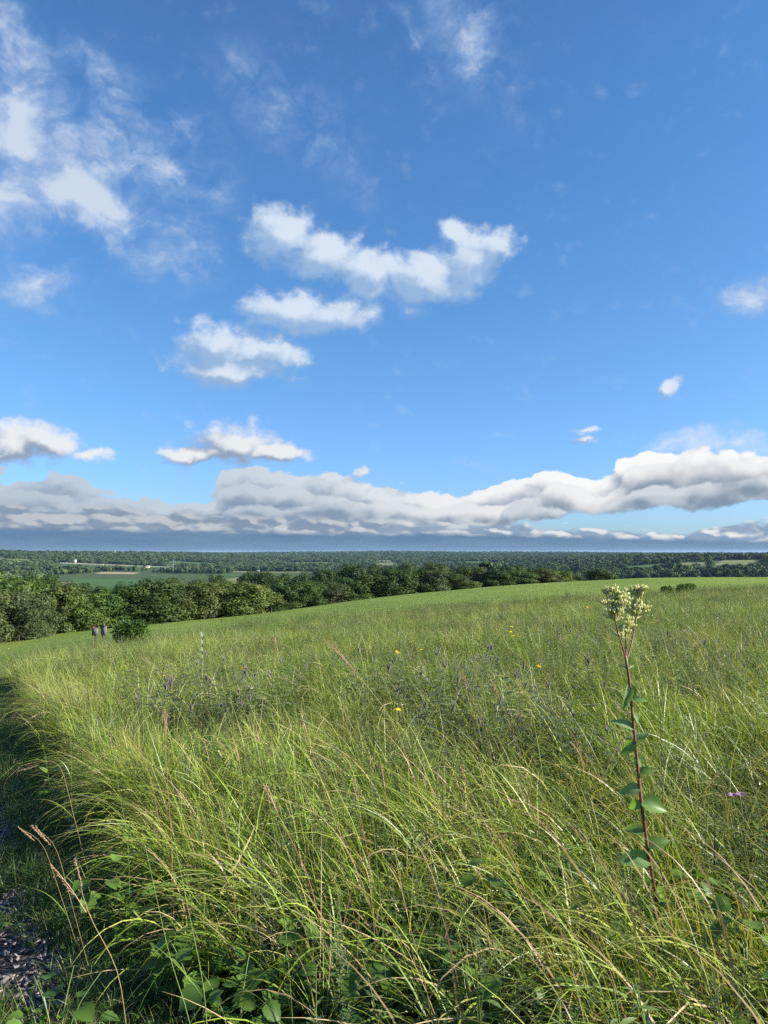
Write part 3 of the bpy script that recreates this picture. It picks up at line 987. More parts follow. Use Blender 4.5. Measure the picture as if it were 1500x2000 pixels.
def tree_meshes(name, seed, H, Wd, trunk_h, lobes, nleaf, leaf, material, low=0.12, vertical=1.0):
    """trunk with limbs, and a crown of leaf clumps spread over uneven lobes"""
    g = np.random.default_rng(seed)
    tr = Mesh()
    bend = g.normal(0, 0.04 * H, (5, 2)).cumsum(0) * 0.4
    tp = np.stack([bend[:, 0], bend[:, 1], np.linspace(-0.6, 0.72 * H, 5)], -1)
    tr.tube(tp, np.linspace(0.028 * H + 0.04, 0.008 * H, 5), 7)
    cen, rad = [], []
    for i in range(lobes):
        a = i * 2.399 + g.normal(0, 0.35)
        t = (i + 0.5) / lobes
        zz = H * (low + (0.95 - low) * t ** 0.9)
        env = Wd / 2 * math.sin(min(1.0, (0.28 + 0.72 * (1 - t))) * math.pi / 2) ** 0.8 * (0.62 + 0.38 * min(1, t / 0.25))
        rr = env * g.uniform(0.30, 0.80)
        c = np.array([math.cos(a) * rr, math.sin(a) * rr, zz - 0.10 * H])
        cen.append(c); rad.append(g.uniform(0.13, 0.24) * Wd * (1.05 - 0.25 * t))
        if i % 2 == 0:
            k = np.clip(c[2] / (0.72 * H) * 0.6, 0.12, 0.9)
            b = np.array([np.interp(k, np.linspace(0, 1, 5), tp[:, j]) for j in range(3)])
            midp = (b + c) / 2 + np.array([0, 0, 0.06 * H])
            tr.tube([b, midp, c], [0.011 * H, 0.008 * H, 0.003 * H], 5)
    cen, rad = np.array(cen), np.array(rad)
    pick = g.choice(lobes, nleaf, p=rad ** 2 / (rad ** 2).sum())
    d = g.normal(0, 1, (nleaf, 3)); d /= np.linalg.norm(d, axis=1, keepdims=True)
    # sub-lumps make the outline of each lobe uneven
    lump = 1 + 0.22 * np.sin(d[:, 0] * 5 + pick) * np.cos(d[:, 1] * 6 + 2 * pick) + 0.15 * np.sin(d[:, 2] * 9 + pick * 3)
    r = rad[pick] * np.clip(g.beta(5, 1.4, nleaf), 0.25, 1) * lump * g.uniform(0.9, 1.12, nleaf)
    p = cen[pick] + d * r[:, None] * np.array([1.0, 1.0, 0.82 * vertical])
    p[:, 2] = np.maximum(p[:, 2], 0.03 * H)
    p[:, 2] *= H / np.percentile(p[:, 2], 99.7)
    p[:, :2] *= Wd / 2 / np.percentile(np.abs(p[:, :2]), 99, axis=0)
    nrm = d + g.normal(0, 0.32, (nleaf, 3)) + np.array([0, 0, 0.35])
    nrm /= np.linalg.norm(nrm, axis=1, keepdims=True)
    u = np.cross(nrm, g.normal(0, 1, (nleaf, 3))); u /= np.linalg.norm(u, axis=1, keepdims=True)
    w = np.cross(nrm, u)
    s = leaf * g.uniform(0.6, 1.35, nleaf)[:, None]
    v = np.stack([p - u * s * 0.62, p - w * s * 0.42 + nrm * s * 0.10, p + u * s * 0.62, p + w * s * 0.42 + nrm * s * 0.10], 1).reshape(-1, 3)
    cr = Mesh()
    tone = np.clip(0.5 + 0.35 * np.sin(pick * 1.7) + g.normal(0, 0.22, nleaf), 0, 1)
    cr.put(v, (np.arange(nleaf) * 4)[:, None] + np.arange(4)[None], None, 0.0, np.repeat(tone, 4))
    return tr.mesh('trunk', M_BARK, True), cr.mesh('crown', material)


KIND = {'round': [tree_meshes('round', 1 + k, 8, 8.2, 1.2, 26, 17000, 0.25, M_OAK, 0.16) for k in range(3)],
        'olive': [tree_meshes('olive', 11 + k, 8, 7.6, 1.0, 24, 17000, 0.22, M_OLIVE, 0.10) for k in range(2)],
        'tall': [tree_meshes('tall', 21 + k, 8, 5.6, 1.4, 22, 13000, 0.25, M_OAK, 0.14, 1.25) for k in range(2)],
        'bright': [tree_meshes('bright', 31 + k, 8, 7.8, 1.2, 22, 16000, 0.25, M_BRIGHT, 0.14) for k in range(2)]}
NAME = {'round': 'broadleaf_tree', 'olive': 'willow_tree', 'tall': 'slender_tree', 'bright': 'broadleaf_tree'}
FIRST = {}
TREES = []


def tree(kind, px, Y, top, w, label, group='trees along the field edge', var=0):
    """a tree at picture column px and depth Y whose top reaches row `top` and whose crown is w columns wide"""
    i_seed = var
    b = ground_at(px, Y)
    h = max(2.0, CAM_H + slope(top) * Y - b.z) * (1.0 if i_seed % 3 else 1.07)
    o = empty(NAME[kind], b - Vector((0, 0, 0.1)), random.uniform(0, 6.28))
    Wd = {'round': 8.2, 'olive': 7.6, 'tall': 5.6, 'bright': 7.8}[kind]
    sx = w / FOC * Y / (Wd * 0.95)
    o.scale = (sx * 1.22, sx * 1.22, h / 8.0)
    tag(o, label, 'tree', group)
    tr, cr = KIND[kind][var % len(KIND[kind])]
    new_obj('trunk', tr, o); new_obj('crown', cr, o)
    TREES.append(o)
    return o


# px, depth, top row, width, kind, what singles it out
EDGE = [
    (-48, 96, 1160, 110, 'olive', 'grey green tree cut by the left picture border, lowest of the tree belt'),
    (18, 101, 1158, 105, 'olive', 'feathery olive green tree standing nearest on the left, its foliage down to the field'),
    (66, 112, 1152, 84, 'olive', 'grey olive tree just right of the nearest feathery tree, bare limb on its right flank'),
    (-30, 128, 1126, 120, 'round', 'tall dark tree behind the feathery trees at the left border'),
    (40, 134, 1130, 96, 'bright', 'bushy green tree rising behind the feathery trees on the far left'),
    (92, 140, 1133, 74, 'round', 'dark rounded tree between the left bushy tree and the bright trees'),
    (120, 122, 1146, 60, 'tall', 'slender dark tree left of the bright yellow green tree above the signs'),
    (165, 124, 1156, 72, 'bright', 'bright yellow green tree rising straight above the two small signs'),
    (143, 140, 1139, 62, 'round', 'dark green treetop just behind the bright tree above the signs'),
    (213, 128, 1152, 64, 'tall', 'shaded narrow tree between the bright tree and the big round oak'),
    (243, 134, 1140, 62, 'round', 'dull green tree with flat top beside the big round oak'),
    (302, 134, 1130, 108, 'round', 'big round dark oak like tree right above the leafy bush'),
    (350, 142, 1152, 58, 'tall', 'thin dark tree in the gap right of the big round oak'),
    (392, 142, 1132, 86, 'round', 'broad dark tree in the middle of the left belt, left of the metal stake'),
    (432, 146, 1137, 74, 'bright', 'yellowish leafy tree directly above the metal stake'),
    (478, 144, 1141, 92, 'bright', 'wide yellowish tree right of the metal stake, the last bright one of the belt'),
    (524, 150, 1154, 58, 'tall', 'low dark tree just right of the wide yellowish tree'),
    (552, 153, 1140, 66, 'round', 'dark tree standing where the field edge begins to climb'),
    (597, 156, 1139, 68, 'round', 'dull green tree, second one right of the start of the climbing field edge'),
    (640, 160, 1136, 66, 'olive', 'soft grey green tree halfway along the climbing field edge'),
    (684, 163, 1130, 70, 'round', 'dark dense tree left of the tallest dark tree on the climbing field edge'),
    (722, 166, 1122, 66, 'tall', 'narrow dark tree close to the left side of the tallest dark tree'),
    (770, 168, 1109, 84, 'round', 'tallest dark tree on the climbing field edge, big domed crown'),
    (818, 172, 1112, 78, 'round', 'dense dark tree at the right shoulder of the tallest domed tree'),
    (846, 168, 1115, 48, 'olive', 'paler grey green tree in front of the dark ones right of the tallest tree'),
    (880, 176, 1117, 62, 'round', 'dark tree right of the paler grey green tree near the field crest'),
    (918, 172, 1134, 40, 'bright', 'small bright green tree low against the field edge, right half of the belt'),
    (926, 184, 1113, 62, 'round', 'dark tree behind the small bright green tree'),
    (968, 180, 1112, 60, 'round', 'dark tree one crown right of the small bright tree'),
    (1012, 182, 1113, 64, 'round', 'dark flat topped tree where the belt gets low towards the crest'),
    (1054, 184, 1112, 60, 'round', 'second last full crown of the belt before it sinks behind the crest'),
    (1092, 186, 1114, 56, 'bright', 'last tree of the belt, its crown sinking behind the field crest'),
    (1122, 188, 1123, 34, 'round', 'lowest treetop at the right end of the belt peeping over the crest'),
    (1175, 205, 1113, 50, 'round', 'single roundish dark tree standing alone just over the field crest'),
    (1450, 205, 1122, 26, 'round', 'tiny treetop peeping over the crest at the right'),
]
for i, (px, Y, top, w, k, lab) in enumerate(EDGE):
    tree(k, px, Y, top, w, lab, var=i)

# second and third rows behind the belt
BACK = [
    (640, 235, 1118, 60, 'round', 'dark crown in the second row above the soft grey green tree'),
    (590, 250, 1121, 60, 'round', 'dark crown of the second row left above the climbing field edge'),
    (548, 270, 1120, 54, 'round', 'blackish green crown of the second row beside the pale meadow'),
    (512, 290, 1121, 48, 'round', 'blackish green crown at the left end of the second row'),
    (482, 330, 1116, 38, 'round', 'solitary dark tree on the near side of the pale meadow'),
    (424, 360, 1122, 30, 'round', 'small dark tree on the left corner of the pale meadow'),
    (690, 225, 1108, 58, 'round', 'treetop of the second row just left of the tallest domed tree'),
    (735, 260, 1103, 60, 'round', 'treetop behind the tallest domed tree, slightly to its left'),
    (795, 270, 1102, 62, 'round', 'treetop behind and above the tallest domed tree'),
    (850, 262, 1105, 60, 'round', 'treetop of the second row above the paler grey green tree'),
    (900, 275, 1106, 58, 'round', 'treetop of the second row above the small bright green tree'),
    (950, 270, 1107, 58, 'round', 'treetop of the second row two crowns right of the small bright tree'),
    (1005, 280, 1108, 58, 'round', 'treetop of the second row above the flat topped tree'),
    (1065, 285, 1110, 54, 'round', 'treetop of the second row near the right end of the belt'),
    (322, 300, 1146, 26, 'tall', 'small pointed tree rising in the gap in front of the bean field'),
    (332, 560, 1132, 18, 'tall', 'thin dark tree at the right corner of the bean field'),
    (370, 230, 1143, 60, 'round', 'dark crown behind the thin tree right of the big round oak'),
    (190, 220, 1149, 44, 'round', 'low dark crown at the left foot of the bean field'),
    (262, 240, 1147, 50, 'round', 'low dark crown below the middle of the bean field'),
    (112, 175, 1142, 70, 'round', 'dark crown filling the gap left of the bright tree above the signs'),
    (232, 180, 1150, 64, 'round', 'dark crown just behind the shaded narrow tree'),
    (272, 172, 1148, 60, 'tall', 'dark crown tucked behind the left flank of the big round oak'),
    (340, 180, 1149, 64, 'round', 'dark crown tucked behind the right flank of the big round oak'),
    (412, 185, 1140, 60, 'round', 'dark crown between the broad dark tree and the yellowish one'),
    (508, 190, 1146, 60, 'round', 'dark crown behind the low dark tree right of the wide yellowish one'),
    (574, 195, 1140, 60, 'round', 'dark crown behind the start of the climbing field edge'),
    (618, 200, 1134, 60, 'round', 'dark crown behind the dull green trees of the climbing edge'),
    (662, 200, 1130, 60, 'round', 'dark crown behind the soft grey green tree'),
    (-60, 150, 1122, 110, 'round', 'dark crown mostly cut off by the left picture border'),
    (10, 190, 1126, 90, 'bright', 'green treetop highest on the left border of the belt'),
    (75, 205, 1131, 80, 'round', 'green treetop of the left second row above the feathery trees'),
]
for i, (px, Y, top, w, k, lab) in enumerate(BACK):
    tree(k, px, Y, top, w, lab, 'trees behind the belt', var=i)


# ------------------------------------------------------------ far woods, one mass
def m_far(n):
    rnd, r = attr(n, 'rnd'), inst_rand(n)
    c = n.mix(rnd, (0.026, 0.052, 0.020), (0.056, 0.092, 0.032))
    c = n.mix(n.step(r, 0.6, 1.0, 0, 0.6), c, (0.085, 0.120, 0.045))
    stand = n.noise(geo_pos(n), 0.008, 3, 0.6)               # stands of different kinds of tree
    c = n.mix(n.step(stand, 0.45, 0.62, 0, 0.7), c, (0.082, 0.118, 0.046))
    k = n.mad(n.m('FRACT', n.mul(r, 9.7)), 0.9, 0.5)
    c = n.mix(1.0, c, n.node('ShaderNodeCombineColor', (k, k, k)).outputs[0], 'MULTIPLY')
    return principled(n, c, 0.9, 0.1)


def far_crown(seed, n=420):
    """small far tree: trunk and a ragged crown of leaf clumps, about 1 unit wide and high"""
    g = np.random.default_rng(seed)
    m = Mesh()
    L = 9
    cen = np.stack([g.uniform(-.30, .30, L), g.uniform(-.30, .30, L), g.uniform(0.30, 0.72, L)], -1)
    rad = g.uniform(0.18, 0.30, L)
    pk = g.integers(0, L, n)
    d = g.normal(0, 1, (n, 3)); d /= np.linalg.norm(d, axis=1, keepdims=True)
    p = cen[pk] + d * (rad[pk] * g.uniform(0.8, 1.08, n))[:, None]
    p[:, 2] = np.maximum(p[:, 2], 0.02)
    nr = d + g.normal(0, 0.35, (n, 3)); nr /= np.linalg.norm(nr, axis=1, keepdims=True)
    u = np.cross(nr, g.normal(0, 1, (n, 3))); u /= np.linalg.norm(u, axis=1, keepdims=True)
    w = np.cross(nr, u); s = g.uniform(0.06, 0.12, n)[:, None]
    v = np.stack([p - u * s, p - w * s * .8, p + u * s, p + w * s * .8], 1).reshape(-1, 3)
    m.put(v, (np.arange(n) * 4)[:, None] + np.arange(4), None, 0, np.repeat(np.clip(g.normal(.5, .25, n), 0, 1), 4))
    m.tube([(0, 0, -0.1), (0, 0, 0.5)], [0.03, 0.015], 5)
    return m


M_FAR = mat('far_leaf', m_far)


def in_farm(px, Y, grow=4):
    ok = np.zeros(len(px), bool)
    for a, b, y0, y1 in FARM:
        ok |= (px > a - grow) & (px < b + grow) & (Y > y0 * 0.90) & (Y < y1)
    return ok


def build_woods():
    g = np.random.default_rng(21)
    P, S = [], []
    for Y0, Y1, step, size in ((260, 700, 8.5, 8.5), (700, 1500, 9.5, 9), (1500, 3200, 12, 10), (3200, 6000, 21, 13), (6000, 13500, 36, 12)):
        N = int((Y1 ** 2 - Y0 ** 2) * 0.80 / step ** 2)
        Y = np.sqrt(g.uniform(Y0 ** 2, Y1 ** 2, N)); X = g.uniform(-0.80, 0.80, N) * Y
        px = 750 + FOC * X / Y
        z = gz(X, Y)
        # woods, hedges and clearings
        wood = wob(X / 170 + 1.5, Y / 260) + 0.7 * wob(X / 70, Y / 95 + 2) + 0.25
        hedge = np.abs(wob(X / 240 + 3, Y / 330 + 1)) < 0.06
        slope_side = Y < 620
        left_plain = (px < 640) & (Y > 620) & (Y < 1500)
        ok = (wood > np.where(left_plain, 0.50, -0.45)) | hedge | (Y > 3200) | slope_side
        # the near hillside: leave the farmland in view between the crowns
        ok &= ~in_farm(px, Y)
        ok &= ~((px > 1085) & (Y < 860))
        ok &= ~((px < 470) & (px > -150) & (Y < 780))                        # open slope under the left belt
        X, Y, z = X[ok], Y[ok], z[ok]
        P.append(np.stack([X, Y, z - 0.3], -1)); S.append(size * g.choice([0.6, 0.9, 1.15, 1.4], len(X), p=[.28, .38, .28, .06]) * g.uniform(0.85, 1.15, len(X)))
    P, S = np.concatenate(P), np.concatenate(S)
    N = len(P)
    global AIR_TOP
    AIR_TOP = float(max((P[:, 2] + S * 1.1).max(), 8)) + 1.0
    print('far trees', N, 'top', AIR_TOP, P[:, 2].min())
    pm = [far_crown(200 + k).mesh('far_tree', M_FAR) for k in range(5)]
    scatter('far_woods', 'distant dark green woods and hedgerows covering the valley and hills to the horizon', 'woods', pm, P,
            np.stack([np.zeros(N), np.zeros(N), g.uniform(0, 6.28, N)], -1), S, g.integers(0, 5, N))


build_woods()

# ------------------------------------------------------------ single plants of the prairie
def spline(pts, n=14):
    p = np.array([tuple(x) for x in pts], float)
    d = np.concatenate([[0], np.cumsum(np.linalg.norm(np.diff(p, axis=0), axis=1))])
    t = np.linspace(0, d[-1], n)
    # smooth twice through the given points
    q = np.stack([np.interp(t, d, p[:, i]) for i in range(3)], -1)
    for _ in range(2):
        q[1:-1] = 0.25 * q[:-2] + 0.5 * q[1:-1] + 0.25 * q[2:]
    return q


ORD = ['first', 'second', 'third', 'fourth', 'fifth', 'sixth', 'seventh', 'eighth', 'ninth', 'tenth', 'eleventh', 'twelfth', 'thirteenth', 'fourteenth',
       'fifteenth', 'sixteenth', 'seventeenth', 'eighteenth', 'nineteenth', 'twentieth']

M_STEM_RED = mat('red_stem', lambda n: principled(n, n.mix(n.step(n.noise(geo_pos(n), 14, 3), .35, .65), (0.105, 0.030, 0.026), (0.17, 0.085, 0.048)), 0.45, 0.4))
M_STEM_PALE = mat('pale_stem', lambda n: leafy(n, (0.48, 0.48, 0.22), 0.3, 0.5, 0.3))
M_BUD = mat('cream_bud', lambda n: leafy(n, n.mix(attr(n, 'rnd'), (0.66, 0.64, 0.40), (0.60, 0.64, 0.27)), 0.4, 0.5, 0.3, (1.1, 1.1, 0.7)))
M_SILVER = mat('silver_leaf', lambda n: leafy(n, n.mix(attr(n, 'rnd'), (0.185, 0.275, 0.135), (0.115, 0.225, 0.045)), 0.42, 0.45, 0.4, (1.3, 1.3, 0.25)))
M_TAN = mat('tan_stalk', lambda n: leafy(n, n.mix(attr(n, 'tip'), (0.165, 0.155, 0.058), (0.36, 0.25, 0.135)), 0.12, 0.5, 0.3))
M_RUST = mat('rust_stalk', lambda n: leafy(n, n.mix(n.step(n.noise(geo_pos(n), 11, 3), .3, .7), (0.22, 0.090, 0.050), (0.30, 0.20, 0.10)), 0.12, 0.5, 0.3))
M_GREENST = mat('green_stalk', lambda n: leafy(n, n.mix(n.step(n.noise(geo_pos(n), 9, 3), .3, .7), (0.12, 0.20, 0.060), (0.19, 0.235, 0.075)), 0.15, 0.45, 0.35))
M_DARKST = mat('dark_stalk', lambda n: principled(n, (0.055, 0.050, 0.028), 0.6, 0.3))
M_SEED = mat('seed_head', lambda n: leafy(n, n.mix(attr(n, 'rnd'), (0.30, 0.19, 0.12), (0.42, 0.31, 0.19)), 0.2, 0.7, 0.2))
M_SEEDD = mat('dark_seed_head', lambda n: principled(n, n.mix(attr(n, 'rnd'), (0.030, 0.018, 0.012), (0.075, 0.045, 0.028)), 0.8, 0.2))
M_YELLOW = mat('yellow_petal', lambda n: leafy(n, n.mix(attr(n, 'rnd'), (0.75, 0.42, 0.02), (0.85, 0.55, 0.03)), 0.3, 0.5, 0.3, (1.0, 0.9, 0.5)))
M_LEMON = mat('lemon_petal', lambda n: leafy(n, (0.72, 0.62, 0.03), 0.35, 0.5, 0.3, (1.1, 1.1, 0.5)))
M_LILAC = mat('lilac_petal', lambda n: leafy(n, (0.52, 0.30, 0.52), 0.3, 0.5, 0.3, (1.0, 0.9, 1.0)))
M_CENTRE = mat('flower_centre', lambda n: principled(n, (0.07, 0.035, 0.015), 0.8, 0.2))


def toothed_leaf(m, base, d, nrm, L, W, teeth=7, rnd=0.5, droop=0.25, cup=0.2):
    """broad coarsely toothed leaf with a folded midrib"""
    d = Vector(d).normalized(); nrm = Vector(nrm); side = d.cross(nrm).normalized(); up = side.cross(d)
    N = teeth * 2 + 1
    rows = []
    for i in range(N + 1):
        t = i / N
        w = W / 2 * (math.sin(math.pi * min(1, t * 0.92 + 0.06)) ** 0.75) * (1.18 - 0.55 * t) * (1.0 if i % 2 else 0.82)
        c = Vector(base) + d * (L * t) - up * (L * droop * t * t)
        row = [c - side * w + up * (cup * w), c - side * w * .5 + up * cup * w * .25, c, c + side * w * .5 + up * cup * w * .25, c + side * w + up * (cup * w)]
        rows.append(row)
    v = [x[:] for r in rows for x in r]
    q = [(i * 5 + j, i * 5 + j + 1, i * 5 + j + 6, i * 5 + j + 5) for i in range(N) for j in range(4)]
    m.put(v, q, None, 0.5, rnd)


def build_plantain():
    Y = 3.4
    P = lambda px, py, dy=0.0: np.array(at(px, py, Y + dy))
    base = np.array(ground_at(1300, Y))
    root = empty('flowering_plant', base)
    tag(root, 'tall plant with cream flower clusters on a dark red stem, towering over the grass', 'wildflower')
    inv = -base
    loc = lambda a: np.asarray(a) + inv
    stem = Mesh()
    main = spline([base + [0, 0, -.03], P(1290, 1800), P(1268, 1680), P(1251, 1560), P(1243, 1470), P(1234, 1390), P(1228, 1310), P(1222, 1282)], 24)
    stem.tube(loc(main), np.linspace(0.0092, 0.0055, 24), 8)
    lb = spline([P(1222, 1284), P(1213, 1255, -.03), P(1205, 1232, -.06), P(1202, 1212, -.08)], 8)
    rb = spline([P(1225, 1284), P(1233, 1262, .02), P(1238, 1235, .05), P(1243, 1208, .06)], 8)
    mb = spline([P(1223, 1282, .02), P(1222, 1262, .03), P(1223, 1245, .03)], 6)
    for b in (lb, rb, mb): stem.tube(loc(b), np.linspace(0.0038, 0.0024, len(b)), 6)
    stem.build('stem', M_STEM_RED, root, smooth=True)
    # leaves, each a part of its own: px, py of the base, tip direction on the picture, length, width
    for (px, py, ax, ay, dy, L, W, r) in [(1229, 1316, .6, .5, .03, .05, .016, .8), (1230, 1322, -.6, .6, -.03, .055, .018, .6), (1236, 1372, .8, .1, -.04, .08, .045, .9), (1240, 1438, -.8, -.5, -.05, .09, .06, .8), (1248, 1500, .8, .3, -.05, .085, .055, .9), (1254, 1556, -.7, -.5, .05, .08, .06, .7), (1262, 1618, -.8, .1, .04, .10, .075, .4), (1232, 1338, .35, -.9, .05, .125, .075, .2), (1233, 1345, -.25, -.95, -.06, .115, .06, .1), (1236, 1395, .55, -.45, .05, .10, .055, .5),
                                          (1238, 1420, -.95, .55, -.03, .115, .065, .1), (1243, 1462, -.6, -.3, .05, .075, .06, .7), (1243, 1448, .75, .85, -.04, .085, .055, .2),
                                          (1245, 1478, .6, -.75, .03, .075, .05, .4), (1250, 1525, -.9, -.15, -.03, .10, .075, .15), (1256, 1578, .9, -.15, -.04, .13, .115, .9),
                                          (1266, 1655, .8, .35, -.03, .115, .085, .8), (1258, 1672, -.95, .20, -.04, .165, .115, .55), (1280, 1742, .6, -.35, .03, .10, .08, 1), (1284, 1772, -.8, .2, -.02, .12, .09, .7)]:
        b = np.array(main[np.argmin(np.abs(main[:, 2] - P(px, py)[2]))])
        m = Mesh()
        d = Vector((ax, dy * 6, ay))
        nrm = Vector((0.15 - 0.3 * ax, -0.75, 0.60))
        toothed_leaf(m, loc(b), d, nrm, L * .86, W * .80, 6, r, 0.35, 0.45)
        m.build('leaf', M_SILVER, root, smooth=True)
    # flower heads: a fan of pale stalks ending in clusters of small cream buds
    heads = {'l': (lb[-1], [(1178, 1153, 9), (1192, 1148, 10), (1179, 1173, 9), (1196, 1174, 8), (1203, 1156, 9), (1210, 1165, 8), (1186, 1190, 6), (1205, 1178, 8), (1215, 1176, 8), (1221, 1160, 8), (1226, 1168, 7), (1192, 1200, 6), (1213, 1195, 6), (1200, 1190, 6)]),
             'r': (rb[-1], [(1235, 1150, 10), (1243, 1154, 8), (1251, 1145, 10), (1262, 1147, 9), (1254, 1157, 8), (1262, 1183, 8), (1256, 1180, 7), (1240, 1184, 7), (1232, 1190, 6), (1264, 1190, 6), (1247, 1192, 6), (1251, 1172, 6)]),
             'm': (mb[-1], [(1217, 1222, 5), (1228, 1215, 5), (1236, 1222, 5), (1224, 1230, 4), (1213, 1235, 4), (1233, 1206, 5)])}
    g = np.random.default_rng(5)
    for key, (b, items) in heads.items():
        sm, bm_ = Mesh(), Mesh()
        for px, py, k in items:
            px = 1221 + (px - 1221) * 0.86
            tip = P(px, py + 6, g.uniform(-.028, .028) + {'l': -.09, 'r': .07, 'm': .0}[key])
            mid = b * 0.45 + tip * 0.55 + np.array([(tip - b)[0] * 0.06, 0, -0.008])
            sm.tube(loc(spline([b, mid, tip], 6)), np.linspace(0.0026, 0.0018, 6), 4)
            for j in range(k + 7):
                o = np.array([g.normal(0, .0072), g.normal(0, .0072), 0])
                p0 = tip + o * 0.6 + [0, 0, -0.004]; d = np.array([o[0] * 1.2, o[1] * 1.2, 0.017]) * g.uniform(0.8, 1.3)
                bm_.tube(loc([p0, p0 + d * 0.35, p0 + d * 0.8, p0 + d]), [0.0018, 0.0038, 0.0038, 0.0042], 5, g.uniform())
            # little side stalks and loose florets below the head
            for j in range(9):
                t = g.uniform(0.15, 0.95); q0 = b * (1 - t) + tip * t
                q1 = q0 + np.array([g.normal(0, .008), g.normal(0, .008), g.uniform(.016, .034)])
                sm.tube(loc([q0, (q0 + q1) / 2 + [0, 0, -.002], q1]), 0.0013, 3)
                bm_.tube(loc([q1, q1 + [0, 0, .006], q1 + [0.001, 0, .013]]), [0.0016, 0.0034, 0.0036], 5, g.uniform())
        h = sm.build('flower_stalk', M_STEM_PALE, root)
        bm_.build('flower_cluster', M_BUD, h)


